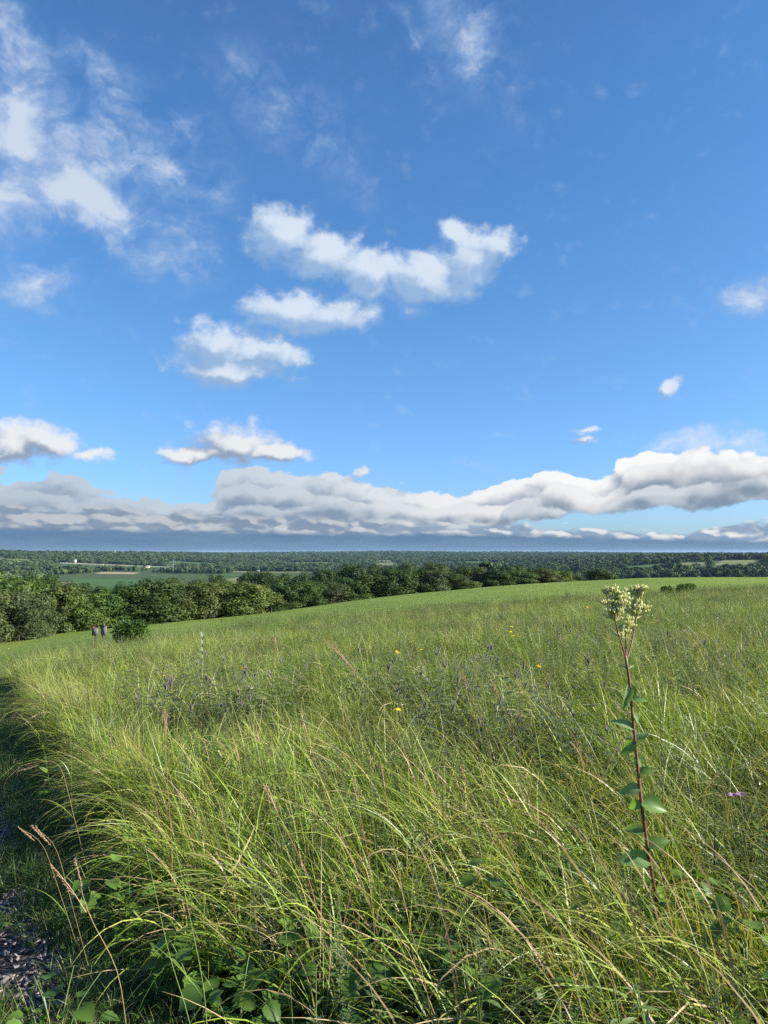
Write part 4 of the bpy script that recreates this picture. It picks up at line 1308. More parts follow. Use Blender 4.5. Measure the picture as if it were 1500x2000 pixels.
def build_stalks():
    g = np.random.default_rng(33)
    T, Ru, G, D = M_TAN, M_RUST, M_GREENST, M_DARKST
    # [picture points from the top down], base column, depth, material, thickness, seed head length
    L = [
        ([(147, 1682), (168, 1782), (232, 1890)], 292, 2.5, T, .0035, .10, 'forked straw coloured seed stalk standing out against the dark path'),
        ([(283, 1650), (333, 1880), (375, 2000)], 410, 2.3, G, .0030, .0, 'thin pale green stalk at the bottom left, right of the forked straw stalk'),
        ([(333, 1605), (370, 1790), (400, 1930)], 430, 2.4, G, .0038, .0, 'stout pale green stalk at the bottom left, left of the vine leaves'),
        ([(322, 1393), (326, 1520), (335, 1640)], 350, 3.9, Ru, .0040, .14, 'upright rusty seed stalk, left side of the near grass'),
        ([(500, 1420), (535, 1620), (560, 1830)], 585, 2.8, G, .0028, .06, 'straight slender green stalk above the vine leaves, left of the centre'),
        ([(517, 1537), (560, 1625), (600, 1700)], 690, 3.0, Ru, .0042, .13, 'leaning rusty stalk with thick head left of the picture centre'),
        ([(588, 1395), (650, 1600), (720, 1750)], 765, 3.3, T, .0032, .10, 'long tan stalk slanting from the orange coneflower towards the bottom centre'),
        ([(722, 1480), (732, 1650), (750, 1835)], 760, 2.8, G, .0028, .05, 'nearly upright thin green stalk at the bottom centre'),
        ([(745, 1500), (785, 1750), (838, 1950)], 862, 2.6, T, .0030, .08, 'tan green stalk crossing right of the upright thin one at the bottom centre'),
        ([(845, 1590), (885, 1720), (930, 1870)], 955, 2.2, M_LUSH, .0048, .0, 'thick bright yellow green stalk at the bottom right of centre'),
        ([(900, 1500), (965, 1650), (1040, 1780)], 1100, 2.9, T, .0028, .09, 'brownish stalk slanting right of the thick bright green one'),
        ([(535, 1248), (580, 1400), (600, 1500)], 622, 5.0, G, .0034, .12, 'tall green stalk with reddish brush head in the middle distance left of centre'),
        ([(646, 1258), (700, 1322), (762, 1392)], 890, 4.6, T, .0042, .26, 'straw coloured stalk with long plume leaning far left above the grassy hollow'),
        ([(866, 1232), (895, 1300), (928, 1360)], 1000, 5.5, Ru, .0034, .15, 'reddish stalk leaning left among the grey plants, middle of the slope'),
        ([(1058, 1203), (1090, 1400), (1112, 1560)], 1130, 4.3, G, .0032, .0, 'very long thin green stalk left of the tall cream flowered plant'),
        ([(1155, 1285), (1180, 1345), (1197, 1400)], 1240, 4.0, G, .0036, .05, 'yellow tipped stalk just left of the cream flowered plant stem'),
        ([(1258, 1195), (1272, 1330), (1286, 1450)], 1304, 4.0, T, .0032, .05, 'thin stalk starting behind the right cream flower cluster'),
        ([(1284, 1206), (1292, 1320), (1300, 1470)], 1310, 4.6, G, .0028, .05, 'second thin upright stalk right of the cream flowered plant'),
        ([(1309, 1228), (1313, 1350), (1318, 1480)], 1322, 4.4, T, .0030, .06, 'third thin upright stalk right of the cream flowered plant'),
        ([(1350, 1275), (1358, 1380), (1370, 1520)], 1376, 4.0, G, .0034, .0, 'green stalk on the right slope, fourth right of the cream flowered plant'),
        ([(1286, 1300), (1290, 1400), (1294, 1560)], 1300, 3.7, D, .0036, .06, 'dark brown dead stalk close right of the cream flowered plant'),
        ([(1476, 1436), (1466, 1480), (1453, 1540)], 1440, 3.6, D, .0040, .05, 'dark purplish stalk leaning right near the right border'),
        ([(1398, 1670), (1450, 1715), (1510, 1762)], 1580, 2.5, T, .0045, .0, 'knobbly dry brown stalk slanting out of the right border'),
        ([(66, 1617), (90, 1630), (107, 1641)], 215, 3.3, T, .0022, .12, 'thin tan seed stalk drooping left over the shaded path edge'),
        ([(38, 1618), (58, 1627), (82, 1637)], 205, 3.4, T, .0022, .10, 'faint tan seed stalk reaching farthest left over the path'),
        ([(40, 1505), (75, 1487), (116, 1478)], 200, 4.6, T, .0028, .12, 'pale straw stalk pointing left over the dark verge'),
        ([(130, 1352), (134, 1420), (140, 1470)], 150, 5.6, G, .0032, .08, 'upright greenish stalk near the left edge of the prairie'),
        ([(432, 1325), (450, 1420), (466, 1500)], 480, 5.0, G, .0030, .06, 'green stalk between the grey plants left of the centre'),
        ([(690, 1530), (705, 1600), (722, 1680)], 742, 3.2, Ru, .0030, .10, 'short rusty stalk near the middle of the near grass'),
        ([(960, 1330), (1000, 1420), (1030, 1510)], 1062, 4.4, Ru, .0030, .14, 'reddish plumed stalk below the grey plants right of the centre'),
        ([(905, 1320), (930, 1440), (948, 1540)], 968, 4.2, Ru, .0030, .12, 'rusty upright stalk with plume right of the picture centre'),
        ([(1020, 1230), (1050, 1300), (1075, 1370)], 1110, 6.0, G, .0028, .10, 'wispy grey stalk among the grey plants left of the cream flowered plant'),
        ([(690, 1310), (715, 1400), (730, 1470)], 752, 4.8, G, .0028, .07, 'slim green stalk beside the yellow flower in the grassy hollow'),
        ([(215, 1440), (235, 1560), (250, 1640)], 268, 3.9, G, .0028, .07, 'slim green stalk left of the upright rusty one'),
        ([(400, 1450), (425, 1560), (450, 1660)], 480, 3.5, T, .0030, .10, 'tan stalk halfway between the rusty one and the picture centre'),
        ([(1130, 1450), (1145, 1560), (1160, 1680)], 1180, 3.3, G, .0030, .05, 'pale green stalk left of the lowest leaves of the cream flowered plant'),
        ([(1400, 1290), (1412, 1400), (1422, 1500)], 1432, 4.2, T, .0030, .08, 'tan stalk on the right slope near the right border'),
        ([(531, 1188), (531, 1215), (531, 1240)], 534, 9.5, D, .0050, .03, 'dark bare stalk standing up against the mown field left of centre'),
    ]
    for pts, bpx, Y, m_, th, head, lab in L:
        base = ground_at(bpx, Y + 0.05)
        root = empty('grass_stalk', base)
        tag(root, lab, 'grass stalk', 'tall seed stalks above the prairie grass')
        top = [np.array(at(px, py, Y + 0.06 * k / len(pts))) - np.array(base) for k, (px, py) in enumerate(pts)]
        low = top[-1]
        c = spline(top + [low * np.array([0.5, 0.5, 0.48]), np.array([0, 0, -0.03])], 18)[::-1]
        s = Mesh()
        s.tube(c, np.linspace(th * 0.62, th * 0.26, 18), 5)
        s.build('stem', m_, root, smooth=True)
        d = c[-1] - c[-4]; d /= np.linalg.norm(d)
        if head > 0.02:
            h = Mesh()
            dark = m_ is M_DARKST
            for j, a in enumerate([0.0] if head < .12 else [0.0, 0.09, -0.07]):
                hl = head * (1 - 0.22 * j)
                st = c[-1] - d * hl * (0.9 if j == 0 else 0.95)
                dd = d + np.array([a, a * .5, 0])
                if lab.startswith('forked') and j == 0:
                    pass
                ax = np.array([st + dd * hl * t for t in np.linspace(0, 1, 6)])
                h.tube(ax, np.array([.4, 1, 1, .9, .7, .3]) * th * 0.55, 5, g.uniform())
                nb = int(hl * 420)
                for q in range(nb):
                    t = g.uniform(0.05, 1); b0 = st + dd * hl * t
                    o = g.normal(0, 1, 3); o /= np.linalg.norm(o)
                    e = b0 + (dd * 0.8 + o * 0.55) * 0.009
                    h.tube([b0, (b0 + e) / 2 + o * .001, e], [0.0006, 0.0014, 0.0003], 3, g.uniform(), cap=False)
            if lab.startswith('forked'):
                a0 = np.array(at(168, 1782, Y)) - np.array(base); a1 = np.array(at(101, 1690, Y - .05)) - np.array(base)
                ax = spline([a0, (a0 + a1) / 2 + [0.004, 0, 0.006], a1], 10)
                h.tube(ax, np.linspace(.0017, .0008, 10), 5, 0.8)
                for q in range(50):
                    t = g.uniform(0.35, 1); b0 = a0 * (1 - t) + a1 * t; o = g.normal(0, 1, 3) * 0.004
                    h.tube([b0, b0 + o * .5 + (a1 - a0) * .02, b0 + o + (a1 - a0) * .05], [.0005, .0012, .0003], 3, g.uniform(), cap=False)
            h.build('seed_head', M_SEEDD if dark else M_SEED, root)
        for q in range(2):
            b = Mesh()
            i = 4 + 4 * q
            v, qd, tip, r = blades(1, 0.001, (0.18, 0.34), (0.004, 0.007), 0.5, 1.2, az0=g.choice([0.4, math.pi]), azs=0.5, seed=int(g.integers(1e6)))
            b.put(v + c[i] + [0, 0, 0.02], qd, None, tip, r)
            b.build('blade', M_GRASS, root)


def ray_flower(px, py, h, label, pet, r=0.032, droop=0.35, n=11, cone=True, cat='flower', name='coneflower', Y=None, group=None):
    Y = Y or depth_for(px, py, h)
    g = np.random.default_rng(int(px * 7 + py))
    base = ground_at(px + 12 * g.normal(), Y)
    head = np.array(at(px, py, Y)) - np.array(base)
    root = empty(name, base)
    tag(root, label, cat, group)
    s = Mesh()
    c = spline([(0, 0, -.02), head * [0.25, .25, 0.5], head - np.array([0, 0, .012])], 10)
    s.tube(c, np.linspace(.003, .0018, 10), 5)
    for q in range(3):
        v, qq, t = leaves(c[2 + q][None] * 1.0, np.array([[math.cos(q * 2.2), math.sin(q * 2.2), .6]]), np.array([[0, 0, 1.]]), [0.10], [0.022])
        s.put(v, qq, t)
    s.build('stem', M_GREENST, root)
    a = np.arange(n) / n * 6.283 + g.uniform(0, .3, n)
    d = np.stack([np.cos(a), np.sin(a), -droop + g.normal(0, .12, n)], -1)
    v, q, t = leaves(np.tile(head, (n, 1)) + d * 0.004, d, np.tile([0, 0, 1.], (n, 1)), r * g.uniform(.85, 1.15, n), r * 0.42 * np.ones(n), fold=0.1)
    b = Mesh(); b.put(v, q, t, .5, np.repeat(g.uniform(0, 1, n), 8)); b.build('blossom', pet, root)
    if cone:
        k = Mesh()
        k.tube([head + [0, 0, -.004], head + [0, 0, .004], head + [0, 0, .011], head + [0, 0, .015]], [.006, .0095, .007, .003], 8)
        k.build('flower_centre', M_CENTRE, root, smooth=True)


def build_flowers():
    G = 'yellow flowers on the slope'
    ray_flower(476, 1302, .92, 'orange yellow coneflower on a thin stem among grey plants, left of centre', M_YELLOW, .058, group=G)
    ray_flower(775, 1382, .82, 'bright yellow coneflower in front of the grassy hollow at the picture centre', M_LEMON, .045, group=G)
    ray_flower(773, 1270, .80, 'orange coneflower among green leaves above the picture centre', M_YELLOW, .072, group=G)
    ray_flower(821, 1267, .80, 'small lemon yellow flower right of the orange one above the centre', M_LEMON, .036, group=G)
    ray_flower(1050, 1298, .85, 'small orange flower left of the cream flowered plant', M_YELLOW, .05, group=G)
    ray_flower(1145, 1184, .95, 'yellow coneflower farthest up the slope left of the cream flower heads', M_YELLOW, .11, group=G)
    for k, (px, py) in enumerate([(998, 1222), (996, 1232), (1002, 1240)]):
        ray_flower(px, py, .85 - .03 * k, ['topmost', 'middle', 'lowest'][k] + ' of three lemon yellow blossoms clustered on the right slope', M_LEMON, .075, .2, 9, False, group='lemon blossoms clustered on the right slope', Y=depth_for(998, 1222, .85) + .03 * k)
    for k, (px, py) in enumerate([(1432, 1555), (1446, 1554)]):
        ray_flower(px, py, .62, 'shaggy lilac flower low in the grass at right, ' + ['left', 'right'][k] + ' one of the pair', M_LILAC, .022, -0.5, 16, False, name='bergamot', group='lilac flowers low at right', Y=3.6)
    for k, (px, py) in enumerate([(6, 1262), (16, 1266), (26, 1258), (38, 1256), (134, 1280), (318, 1318), (8, 1272)]):
        lab = ['yellow flower at the left border beyond the prairie edge, left of the pair', 'yellow flower second from the left border beyond the prairie edge', 'pale yellow flower in the tall edge strip third from the left border',
               'yellow flower farthest from the border in the tall edge strip', 'small yellow flower at the left corner of the prairie', 'orange leaf like flower in the low green plants at left', 'lowest yellow flower at the left border'][k]
        ray_flower(px, py, .7, lab, M_YELLOW if k != 2 else M_LEMON, .05 if k < 4 else .036, group='small yellow flowers at the left')


def leadplant_meshes(seed):
    g = np.random.default_rng(seed)
    f, spikes = Mesh(), []
    for i in range(13):
        az = i * 2.4 + g.normal(0, .3); ln = g.uniform(.15, .55); H = g.uniform(.50, .82)
        t = np.linspace(0, 1, 7)
        c = np.stack([np.cos(az) * ln * t ** 1.3 - 0.08 * t, np.sin(az) * ln * t ** 1.3, H * t - .02], -1)
        f.tube(c, np.linspace(.004, .002, 7), 4, 0.1)
        for s in np.linspace(0.25, 0.97, 10):
            b = np.array([np.interp(s, t, c[:, k]) for k in range(3)])
            a = g.uniform(0, 6.28); L = .085 * g.uniform(.7, 1.15)
            dr = np.array([math.cos(a), math.sin(a), g.uniform(.1, .7)]); dr /= np.linalg.norm(dr)
            sd = np.cross(dr, [0, 0, 1.]); sd /= np.linalg.norm(sd)
            nl = 11
            k = np.repeat(np.linspace(.15, 1, nl), 2); sg = np.tile([1, -1], nl)
            bb = b + dr * (L * k)[:, None] - np.array([0, 0, 1.]) * (L * .25 * k ** 2)[:, None]
            v, q, tr = leaves(bb, sd * sg[:, None] + dr * .35, np.tile([0, 0, 1.], (2 * nl, 1)) + g.normal(0, .3, (2 * nl, 3)), np.full(2 * nl, .026), np.full(2 * nl, .013), fold=.1)
            f.put(v, q, tr, .5, np.repeat(g.uniform(0, 1, 2 * nl), 8))
        if i in (1, 5, 8, 11):
            s = Mesh()
            for j in range(5):
                a = g.uniform(0, 6.28); L = g.uniform(.04, .10)
                d = np.array([math.cos(a) * .45, math.sin(a) * .45, 1.]); d /= np.linalg.norm(d)
                p = c[-1] + d * np.linspace(-.01, L, 6)[:, None]
                s.tube(p, np.array([.002, .0045, .005, .0045, .0035, .0015]), 6, g.uniform())
            spikes.append(s.mesh('seed_spike', M_SPIKE))
    return f.mesh('foliage', M_GREY), spikes


def build_leadplants():
    K = [leadplant_meshes(300 + k) for k in range(4)]
    i = 0
    for where, pts in LEAD:
        for k, (px, py) in enumerate(pts):
            Y = depth_for(px, py, .80)
            b = ground_at(px, Y)
            o = empty('leadplant', b, random.uniform(0, 6.28), random.uniform(1.0, 1.3))
            tag(o, 'leadplant with dark spikes, %s from left %s' % (ORD[k], where), 'shrub', 'leadplants on the slope')
            f, sp = K[i % 4]
            new_obj('foliage', f, o)
            for s in sp: new_obj('seed_spike', s, o)
            i += 1


def build_vines():
    g = np.random.default_rng(44)
    V = [(130, 1965, .30, 'vine leaves at the lower left corner between path grass and tall grass'), (205, 1730, .40, 'dark vine leaves under the grass beside the path'), (395, 1870, .36, 'low vine in the dark hollow left of the bottom centre'),
         (470, 1945, .34, 'vine with dull dark leaves at the bottom in the dark hollow'), (560, 1860, .36, 'small leaved vine in the middle of the dark hollow'), (690, 1900, .36, 'vine leaves in deep shade right of the dark hollow'),
         (960, 1720, .48, 'sunlit vine leaves lying in the grass right of the bottom centre'), (1000, 1935, .44, 'large toothed grape leaves hanging at the bottom right of centre'), (905, 1900, .40, 'yellow green grape leaves left of the large toothed ones'),
         (1450, 1950, .50, 'heart shaped leaves at the lower right corner'), (1480, 1820, .62, 'bright translucent grape leaves at the right border'), (1340, 1740, .50, 'yellow green leaves in the upright grass right of the flowered plant'),
         (1190, 1800, .42, 'small pale leaves under the arching grass below the flowered plant')]
    for px, py, h, lab in V:
        Y = depth_for(px, py, h * .8, 1.0, 8)
        b = ground_at(px, Y)
        root = empty('vine', b)
        tag(root, lab, 'vine', 'vines low in the grass')
        s = Mesh()
        for q in range(3):
            a = g.uniform(0, 6.28)
            c = spline([(0, 0, -.02), (math.cos(a) * .06, math.sin(a) * .06, h * .7), (math.cos(a) * .16, math.sin(a) * .16, h)], 8)
            s.tube(c, np.linspace(.003, .0014, 8), 5)
        s.build('stem', M_GREENST, root)
        n_ = int(g.integers(8, 12))
        for q in range(n_):
            a = q * 2.4 + g.normal(0, .3); rr = g.uniform(.02, .17); z = h * g.uniform(.5, 1.05)
            m = Mesh()
            L = g.uniform(.055, .095)
            toothed_leaf(m, (math.cos(a) * rr, math.sin(a) * rr, z), (math.cos(a), math.sin(a), g.uniform(-.5, .3)), (g.normal(0, .3), g.normal(0, .3) - .3, 1), L, L * 1.15, 4, g.uniform(0, 1), .35, .2)
            m.build('leaf', M_VINE, root, smooth=True)


def leaf_cloud(m, g, c, R_, n, L, W, rnd0=0.0):
    d = g.normal(0, 1, (n, 3)); d /= np.linalg.norm(d, axis=1, keepdims=True)
    p = np.array(c) + d * np.array(R_) * np.clip(g.beta(4, 1.3, n), .2, 1)[:, None]
    v, q, t = leaves(p, d + g.normal(0, .6, (n, 3)), g.normal(0, .5, (n, 3)) + [0, 0, 1], L * g.uniform(.7, 1.2, n), W * g.uniform(.7, 1.2, n))
    m.put(v, q, t, .5, np.repeat(np.clip(g.normal(.5, .25, n) + rnd0, 0, 1), 8))


M_BUSH = mat('bush_leaf', lambda n: leafy(n, n.mix(attr(n, 'rnd'), (0.034, 0.076, 0.015), (0.080, 0.140, 0.024)), 0.3, 0.45, 0.3))


def build_bushes():
    g = np.random.default_rng(55)
    def bush(px, py, bpy_h, w, Y, lab, mat_, upright, name='bush', group=None):
        b = ground_at(px, Y)
        H = CAM_H + slope(py) * Y - b.z
        W = w / FOC * Y
        root = empty(name, b)
        tag(root, lab, 'bush', group)
        s, f = Mesh(), Mesh()
        if upright:
            for k in range(16):
                a = g.uniform(0, 6.28); r0 = g.uniform(0, .5) * W
                hh = H * g.uniform(.72, 1.0) * (1 - .2 * r0 / W)
                leafy_stem(f, g, math.cos(a) * r0, math.sin(a) * r0 * .8, hh, g.uniform(0, 6.28), .12, 46, .085, .024, g.uniform())
                s.tube([(0, 0, -.05), (math.cos(a) * r0 * .6, math.sin(a) * r0 * .5, hh * .4)], [.008, .005], 4)
        else:
            for k in range(9):
                a = k * 2.4; r0 = g.uniform(.08, .30) * W
                c = (math.cos(a) * r0, math.sin(a) * r0, H * g.uniform(.30, .76))
                leaf_cloud(f, g, c, (W * .26, W * .26, H * .24), 420, .095, .06, .1 * math.sin(k))
                s.tube([(0, 0, -.05), np.array(c) * .6, c], [.016, .011, .005], 5)
        s.build('stem', M_BARK, root); f.build('foliage', mat_, root)
    bush(256, 1206, 0, 66, 27, 'rounded leafy bush beside the two small signs', M_BUSH, False)
    bush(291, 1203, 0, 62, 27.3, 'spiky upright weedy bush joined to the right of the rounded leafy bush', M_FORB, True)
    bush(1042, 1150, 0, 56, 54, 'small grey green bush at the field edge right of the centre', M_FORB, True, group=None)
    bush(1338, 1139, 0, 46, 62, 'dark rounded bush at the field edge behind the cream flower heads to the right', M_BUSH, False)
    bush(1302, 1144, 0, 28, 61, 'smaller bush left of the dark rounded bush on the right field edge', M_BUSH, False)
    bush(1385, 1146, 0, 36, 60, 'grey upright bush right of the dark rounded bush on the right field edge', M_GREY, True)
    bush(686, 1184, 0, 38, 42, 'dark upright weed clump at the field edge near the picture centre', M_FORB, True)
    bush(920, 1173, 0, 54, 50, 'low blackish weed clump at the field edge right of the centre', M_FORB, True)
    bush(592, 1183, 0, 36, 34, 'tall bright leafy weed on the prairie edge left of the centre', M_FORB, True)
    bush(980, 1170, 0, 56, 52, 'greyish weed clump between the two clumps on the field edge right of the centre', M_GREY, True)
    # pale stalk with curled leaves
    Y = depth_for(395, 1244, 1.0)
    b = ground_at(396, Y)
    root = empty('milkweed', b)
    tag(root, 'pale whitish green milkweed stalk with curled upright leaves, left part of the slope', 'wild plant')
    s, f = Mesh(), Mesh()
    s.tube([(0, 0, -.02), (0, 0, .5), (-.01, 0, 1.0)], [.006, .005, .003], 6)
    s.build('stem', M_STEM_PALE, root)
    n_ = 18
    z = np.linspace(.35, 1.0, n_); a = np.arange(n_) * 1.6
    v, q, t = leaves(np.stack([0 * z, 0 * z, z], -1), np.stack([np.cos(a), np.sin(a), 1.2 + 0 * z], -1), np.stack([-np.cos(a), -np.sin(a), .6 + 0 * z], -1), np.full(n_, .16), np.full(n_, .05), fold=.3)
    f.put(v, q, t, .5, .9)
    f.build('foliage', mat('pale_leaf', lambda n: leafy(n, (0.26, 0.34, 0.22), .3, .5, .3)), root)


# ------------------------------------------------------------ signs, stake, far buildings
def build_signs():
    wood = mat('weathered_board', lambda n: principled(n, n.mix(n.noise(n.vm('MULTIPLY', geo_pos(n), (20, 20, 3)), 1.5, 4, .6), (0.07, 0.074, 0.07), (0.135, 0.14, 0.135)), .85, .15))
    dark = mat('dark_post', lambda n: principled(n, n.mix(n.noise(geo_pos(n), 12, 3), (0.045, 0.036, 0.028), (0.09, 0.07, 0.055)), .9, .1))
    brown = mat('brown_board', lambda n: principled(n, n.mix(n.noise(geo_pos(n), 15, 3), (0.075, 0.036, 0.026), (0.11, 0.055, 0.04)), .8, .2))
    Y = 25.5
    b = ground_at(187, Y)
    root = empty('trail_sign', b, R(12))
    tag(root, 'square grey sign board on a dark post with a round brown top', 'sign', 'small signs in the prairie')
    zt = lambda py: CAM_H + slope(py) * Y - b.z
    p = Mesh(); p.box((0, 0.03, zt(1240) / 2), (.045, .045, zt(1240)), 0, .004); p.build('post', dark, root)
    p = Mesh(); p.box((-.01, 0, (zt(1227) + zt(1241)) / 2), (.20, .022, zt(1227) - zt(1241)), 0, .004); p.build('board', wood, root)
    p = Mesh(); r_ = .095
    for k in range(1):
        n_ = 18; zc = zt(1227) + .015
        pts = [(r_ * math.cos(a), r_ * 0.95 * math.sin(a)) for a in np.linspace(0, math.pi, n_)]
        v = [(x, -.010, zc + z) for x, z in pts] + [(x, .012, zc + z) for x, z in pts]
        q = [(i, i + 1, n_ + i + 1, n_ + i) for i in range(n_ - 1)] + [(n_ - 1, 0, n_, 2 * n_ - 1)]
        t = [(0, i, i + 1) for i in range(1, n_ - 1)] + [(n_, n_ + i + 1, n_ + i) for i in range(1, n_ - 1)]
        p.put(v, q, t)
    p.build('top_board', brown, root)
    Y = 25.8
    b2 = ground_at(203.5, Y)
    root = empty('trail_sign', b2, R(-20))
    tag(root, 'upright grey box shaped sign on two thin legs, right of the pair', 'sign', 'small signs in the prairie')
    zt = lambda py: CAM_H + slope(py) * Y - b2.z
    h0, h1 = zt(1241), zt(1223)
    p = Mesh(); p.box((0, 0, (h0 + h1) / 2), (.17, .10, h1 - h0), 0, .006); p.build('board', wood, root)
    p = Mesh(); p.box((0, 0, h1 + .013), (.20, .14, .020), 0, .004); p.build('cap', dark, root)
    for s in (-1, 1):
        p = Mesh(); p.box((s * .062, 0.01, h0 / 2 - .004), (.028, .028, h0), 0, .003); p.build('leg', dark, root)
    Y = 44
    b = ground_at(433, Y)
    root = empty('metal_stake', b)
    tag(root, 'thin dark metal stake standing on the edge of the mown field', 'stake')
    H = CAM_H + slope(1211) * Y - b.z
    p = Mesh(); p.tube([(0, 0, -.1), (0.01, 0, H)], [.028, .026], 8); p.build('rod', dark, root)
    p = Mesh(); p.box((0.01, 0, H + .02), (.09, .07, .05), 0, .01); p.build('cap', dark, root)
    # thin fence posts far along the tree belt
    for k, (px, Y, top) in enumerate([(38, 96, 1247), (418, 132, 1202), (402, 131, 1203), (530, 138, 1187)]):
        b = ground_at(px, Y)
        o = empty('fence_post', b)
        tag(o, ['short dark post at the left end of the field under the feathery trees', 'second dark post in the shade of the belt right of the big oak', 'dark post in the shade of the belt right of the big oak', 'pale grey post at the foot of the low dark trees'][k], 'post')
        H = max(.9, CAM_H + slope(top) * Y - b.z)
        p = Mesh(); p.tube([(0, 0, -.1), (.02, 0, H)], [.07, .06], 8); p.build('shaft', dark if k < 3 else wood, o)
        p = Mesh(); p.tube([(.02, 0, H), (.02, 0, H + .05)], [.075, .03], 8); p.build('cap', dark if k < 3 else wood, o)


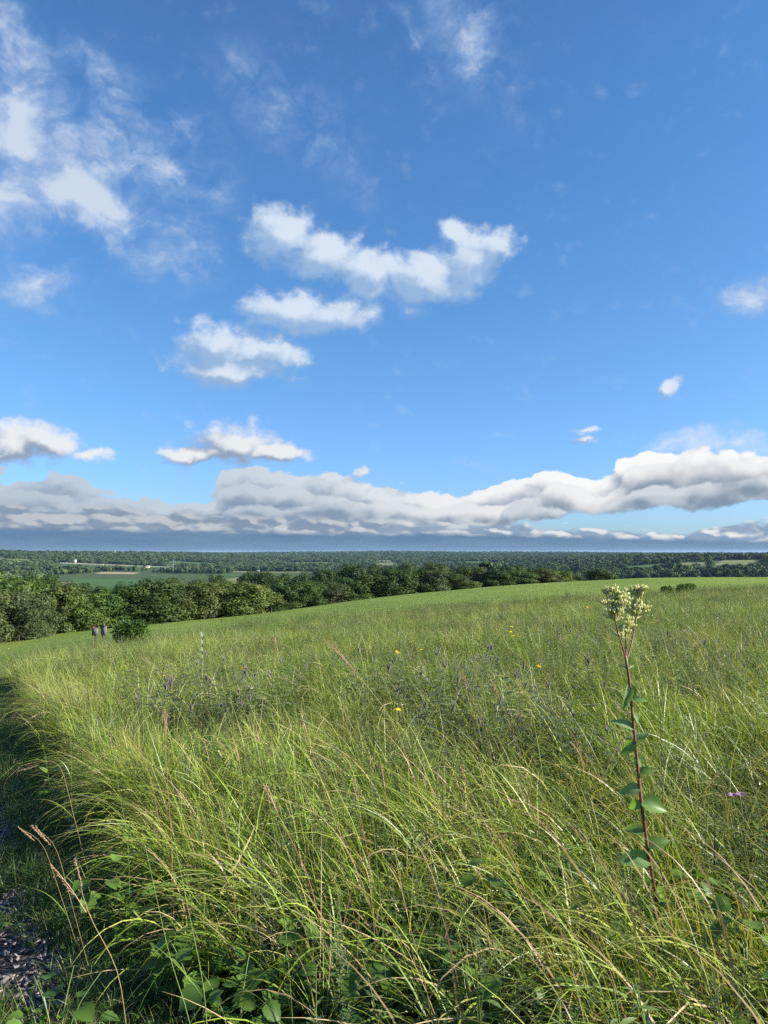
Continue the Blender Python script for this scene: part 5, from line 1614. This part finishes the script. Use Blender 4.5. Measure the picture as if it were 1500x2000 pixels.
def build_far():
    wall = mat('white_wall', lambda n: principled(n, n.mix(n.noise(geo_pos(n), .6, 3), (0.24, 0.24, 0.23), (0.32, 0.32, 0.31)), .7, .2))
    tanw = mat('tan_wall', lambda n: principled(n, (0.45, 0.38, 0.29), .8, .2))
    roof = mat('grey_roof', lambda n: principled(n, n.mix(n.noise(geo_pos(n), .8, 3), (0.10, 0.10, 0.11), (0.19, 0.19, 0.20)), .8, .2))
    metal = mat('pale_roof', lambda n: principled(n, (0.36, 0.39, 0.42), .5, .4))
    glass = mat('window_glass', lambda n: principled(n, (0.03, 0.035, 0.045), .1, .5))
    def house(px, py, Y, w, h, dpt, lab, wm, rm, cat='house', rz=0.2, name='house', grp='far buildings in the valley'):
        gzv = ground_at(px, Y)
        z = CAM_H + slope(py) * Y                              # row of the foot
        b = Vector((gzv.x, Y, min(max(gzv.z, z), gzv.z + 3.5)))
        o = empty(name, b, rz)
        tag(o, lab, cat, grp)
        w, h, dpt = w * .5, h * .40, dpt * .55
        below = b.z - gzv.z + 3
        m = Mesh(); m.box((0, 0, (h - below) / 2), (w, dpt, h + below)); m.build('wall', wm, o)
        r_ = Mesh(); ov = .5; rh = dpt * .32
        v = [(-w / 2 - ov, -dpt / 2 - ov, h + .02), (w / 2 + ov, -dpt / 2 - ov, h + .02), (w / 2 + ov, dpt / 2 + ov, h + .02), (-w / 2 - ov, dpt / 2 + ov, h + .02), (-w / 2 - ov, 0, h + rh), (w / 2 + ov, 0, h + rh)]
        r_.put(v, [(0, 1, 5, 4), (2, 3, 4, 5), (0, 3, 2, 1)], [(0, 4, 3), (1, 2, 5)]); r_.build('roof', rm, o)
        for k in range(max(2, int(w / 5))):
            q = Mesh(); q.box((-w / 2 + (k + .5) * w / max(2, int(w / 5)), -dpt / 2 - .03, h * .55), (1.2, .1, 1.5)); q.build('window', glass, o)
        q = Mesh(); q.box((w * .12, -dpt / 2 - .04, 1.05), (1.1, .1, 2.1)); q.build('door', roof, o)
    house(143, 1096, 2110, 22, 6, 12, 'tan farm buildings at the end of the pale lane far left', tanw, metal, 'farm building', name='farmhouse')
    house(128, 1097, 2105, 26, 4, 10, 'long low white shed left of the tan farm buildings', wall, metal, 'shed', name='shed')
    house(178, 1097, 2100, 7, 4, 7, 'tiny white house on the pale lane right of the tan farm buildings', wall, metal)
    house(194.5, 1104, 1900, 6, 6, 6, 'left one of two tiny white huts in the far field', wall, metal, 'hut', name='hut')
    house(198.5, 1104, 1905, 6, 6, 6, 'right one of two tiny white huts in the far field', wall, metal, 'hut', name='hut')
    house(60, 1111, 1300, 11, 8, 9, 'white house with grey roof among the trees far left', wall, roof)
    house(32, 1116, 1200, 14, 3, 8, 'low house with pale flat roof below the white house far left', wall, metal)
    house(2, 1098, 1900, 14, 4, 9, 'white house cut by the left border near the horizon', wall, metal)
    house(34, 1097, 1950, 4, 7, 4, 'narrow white house near the left horizon', wall, roof)
    house(285, 1107, 1840, 30, 4, 10, 'long shed with bluish grey roof at the far field edge', tanw, roof, 'shed', name='shed')
    house(664, 1112, 1500, 6, 13, 6, 'tall narrow white building sticking up from the woods at the centre', wall, roof)
    house(672, 1112, 1490, 14, 5, 8, 'low white building right of the tall narrow one at the centre', wall, metal)
    house(503, 1112, 1600, 12, 5, 8, 'pale house in the woods left of the tall white building', tanw, metal)
    house(1020, 1102, 1900, 18, 6, 10, 'white house in the woods right of the centre', wall, metal)
    house(1344, 1086, 1420, 10, 7, 8, 'grey roofed house on the wooded hill at right', tanw, roof)
    house(1398, 1088, 1430, 9, 7, 8, 'tan house on the wooded hill, second from the right', tanw, roof)
    house(1484, 1092, 1400, 13, 7, 9, 'pale house on the wooded hill at the right border', wall, roof)
    # water tower and mast
    Y = 2900
    b = ground_at(222, Y)
    top = CAM_H + slope(1075) * Y
    o = empty('water_tower', b)
    tag(o, 'tiny white water tower on the left horizon', 'water tower')
    h = top - b.z
    for a in range(4):
        m = Mesh(); m.tube([(3.2 * math.cos(a * 1.571), 3.2 * math.sin(a * 1.571), -1), (1.8 * math.cos(a * 1.571), 1.8 * math.sin(a * 1.571), h - 5)], .5, 6); m.build('leg', wall, o)
    m = Mesh(); zz = np.linspace(0, 1, 9)
    m.tube([(0, 0, h - 6 + 6 * t) for t in zz], [2.6 * math.sin(math.pi * (0.08 + .84 * t)) ** .6 for t in zz], 14); m.build('tank', wall, o, smooth=True)
    Y = 1500
    for k, (px, top) in enumerate([(338, 1087), (337, 1094)]):
        Yk = Y + 500 * (1 - k)
        b = ground_at(px, Yk)
        o = empty('utility_pole', b)
        tag(o, ['farther utility pole in the cleared strip at left of centre, close to the horizon', 'nearer utility pole in the cleared strip at left of centre'][k], 'utility pole', 'utility poles in the cleared strip')
        h = CAM_H + slope(top) * Yk - b.z
        m = Mesh(); m.tube([(0, 0, -1), (0, 0, h)], [.5, .35], 7); m.build('pole', roof, o)
        m = Mesh(); m.box((0, 0, h - 3), (7, .5, .5)); m.box((0, .0, h - 6), (9, .45, .45)); m.build('crossarm', roof, o)


build_plantain()
build_stalks()
build_flowers()
build_leadplants()
build_vines()
build_bushes()
build_signs()
build_far()


# ------------------------------------------------------------ the air
def build_haze(density):
    m = bpy.data.materials.new('air')
    m.use_nodes = True
    t = m.node_tree
    t.nodes.clear()
    o_ = t.nodes.new('ShaderNodeOutputMaterial')
    v = t.nodes.new('ShaderNodeVolumePrincipled')
    v.inputs['Color'].default_value = (0.42, 0.66, 1.0, 1)
    v.inputs['Density'].default_value = density
    v.inputs['Anisotropy'].default_value = 0.2
    t.links.new(v.outputs[0], o_.inputs['Volume'])
    z0, z1 = -78.0, AIR_TOP
    m2 = Mesh()
    m2.box((0, 7000, (z0 + z1) / 2), (46000, 14300, z1 - z0))
    o = new_obj('haze', m2.mesh('haze', m))
    tag(o, 'thin bluish haze over the valley', 'haze', kind='stuff')


build_haze(2.8e-5)
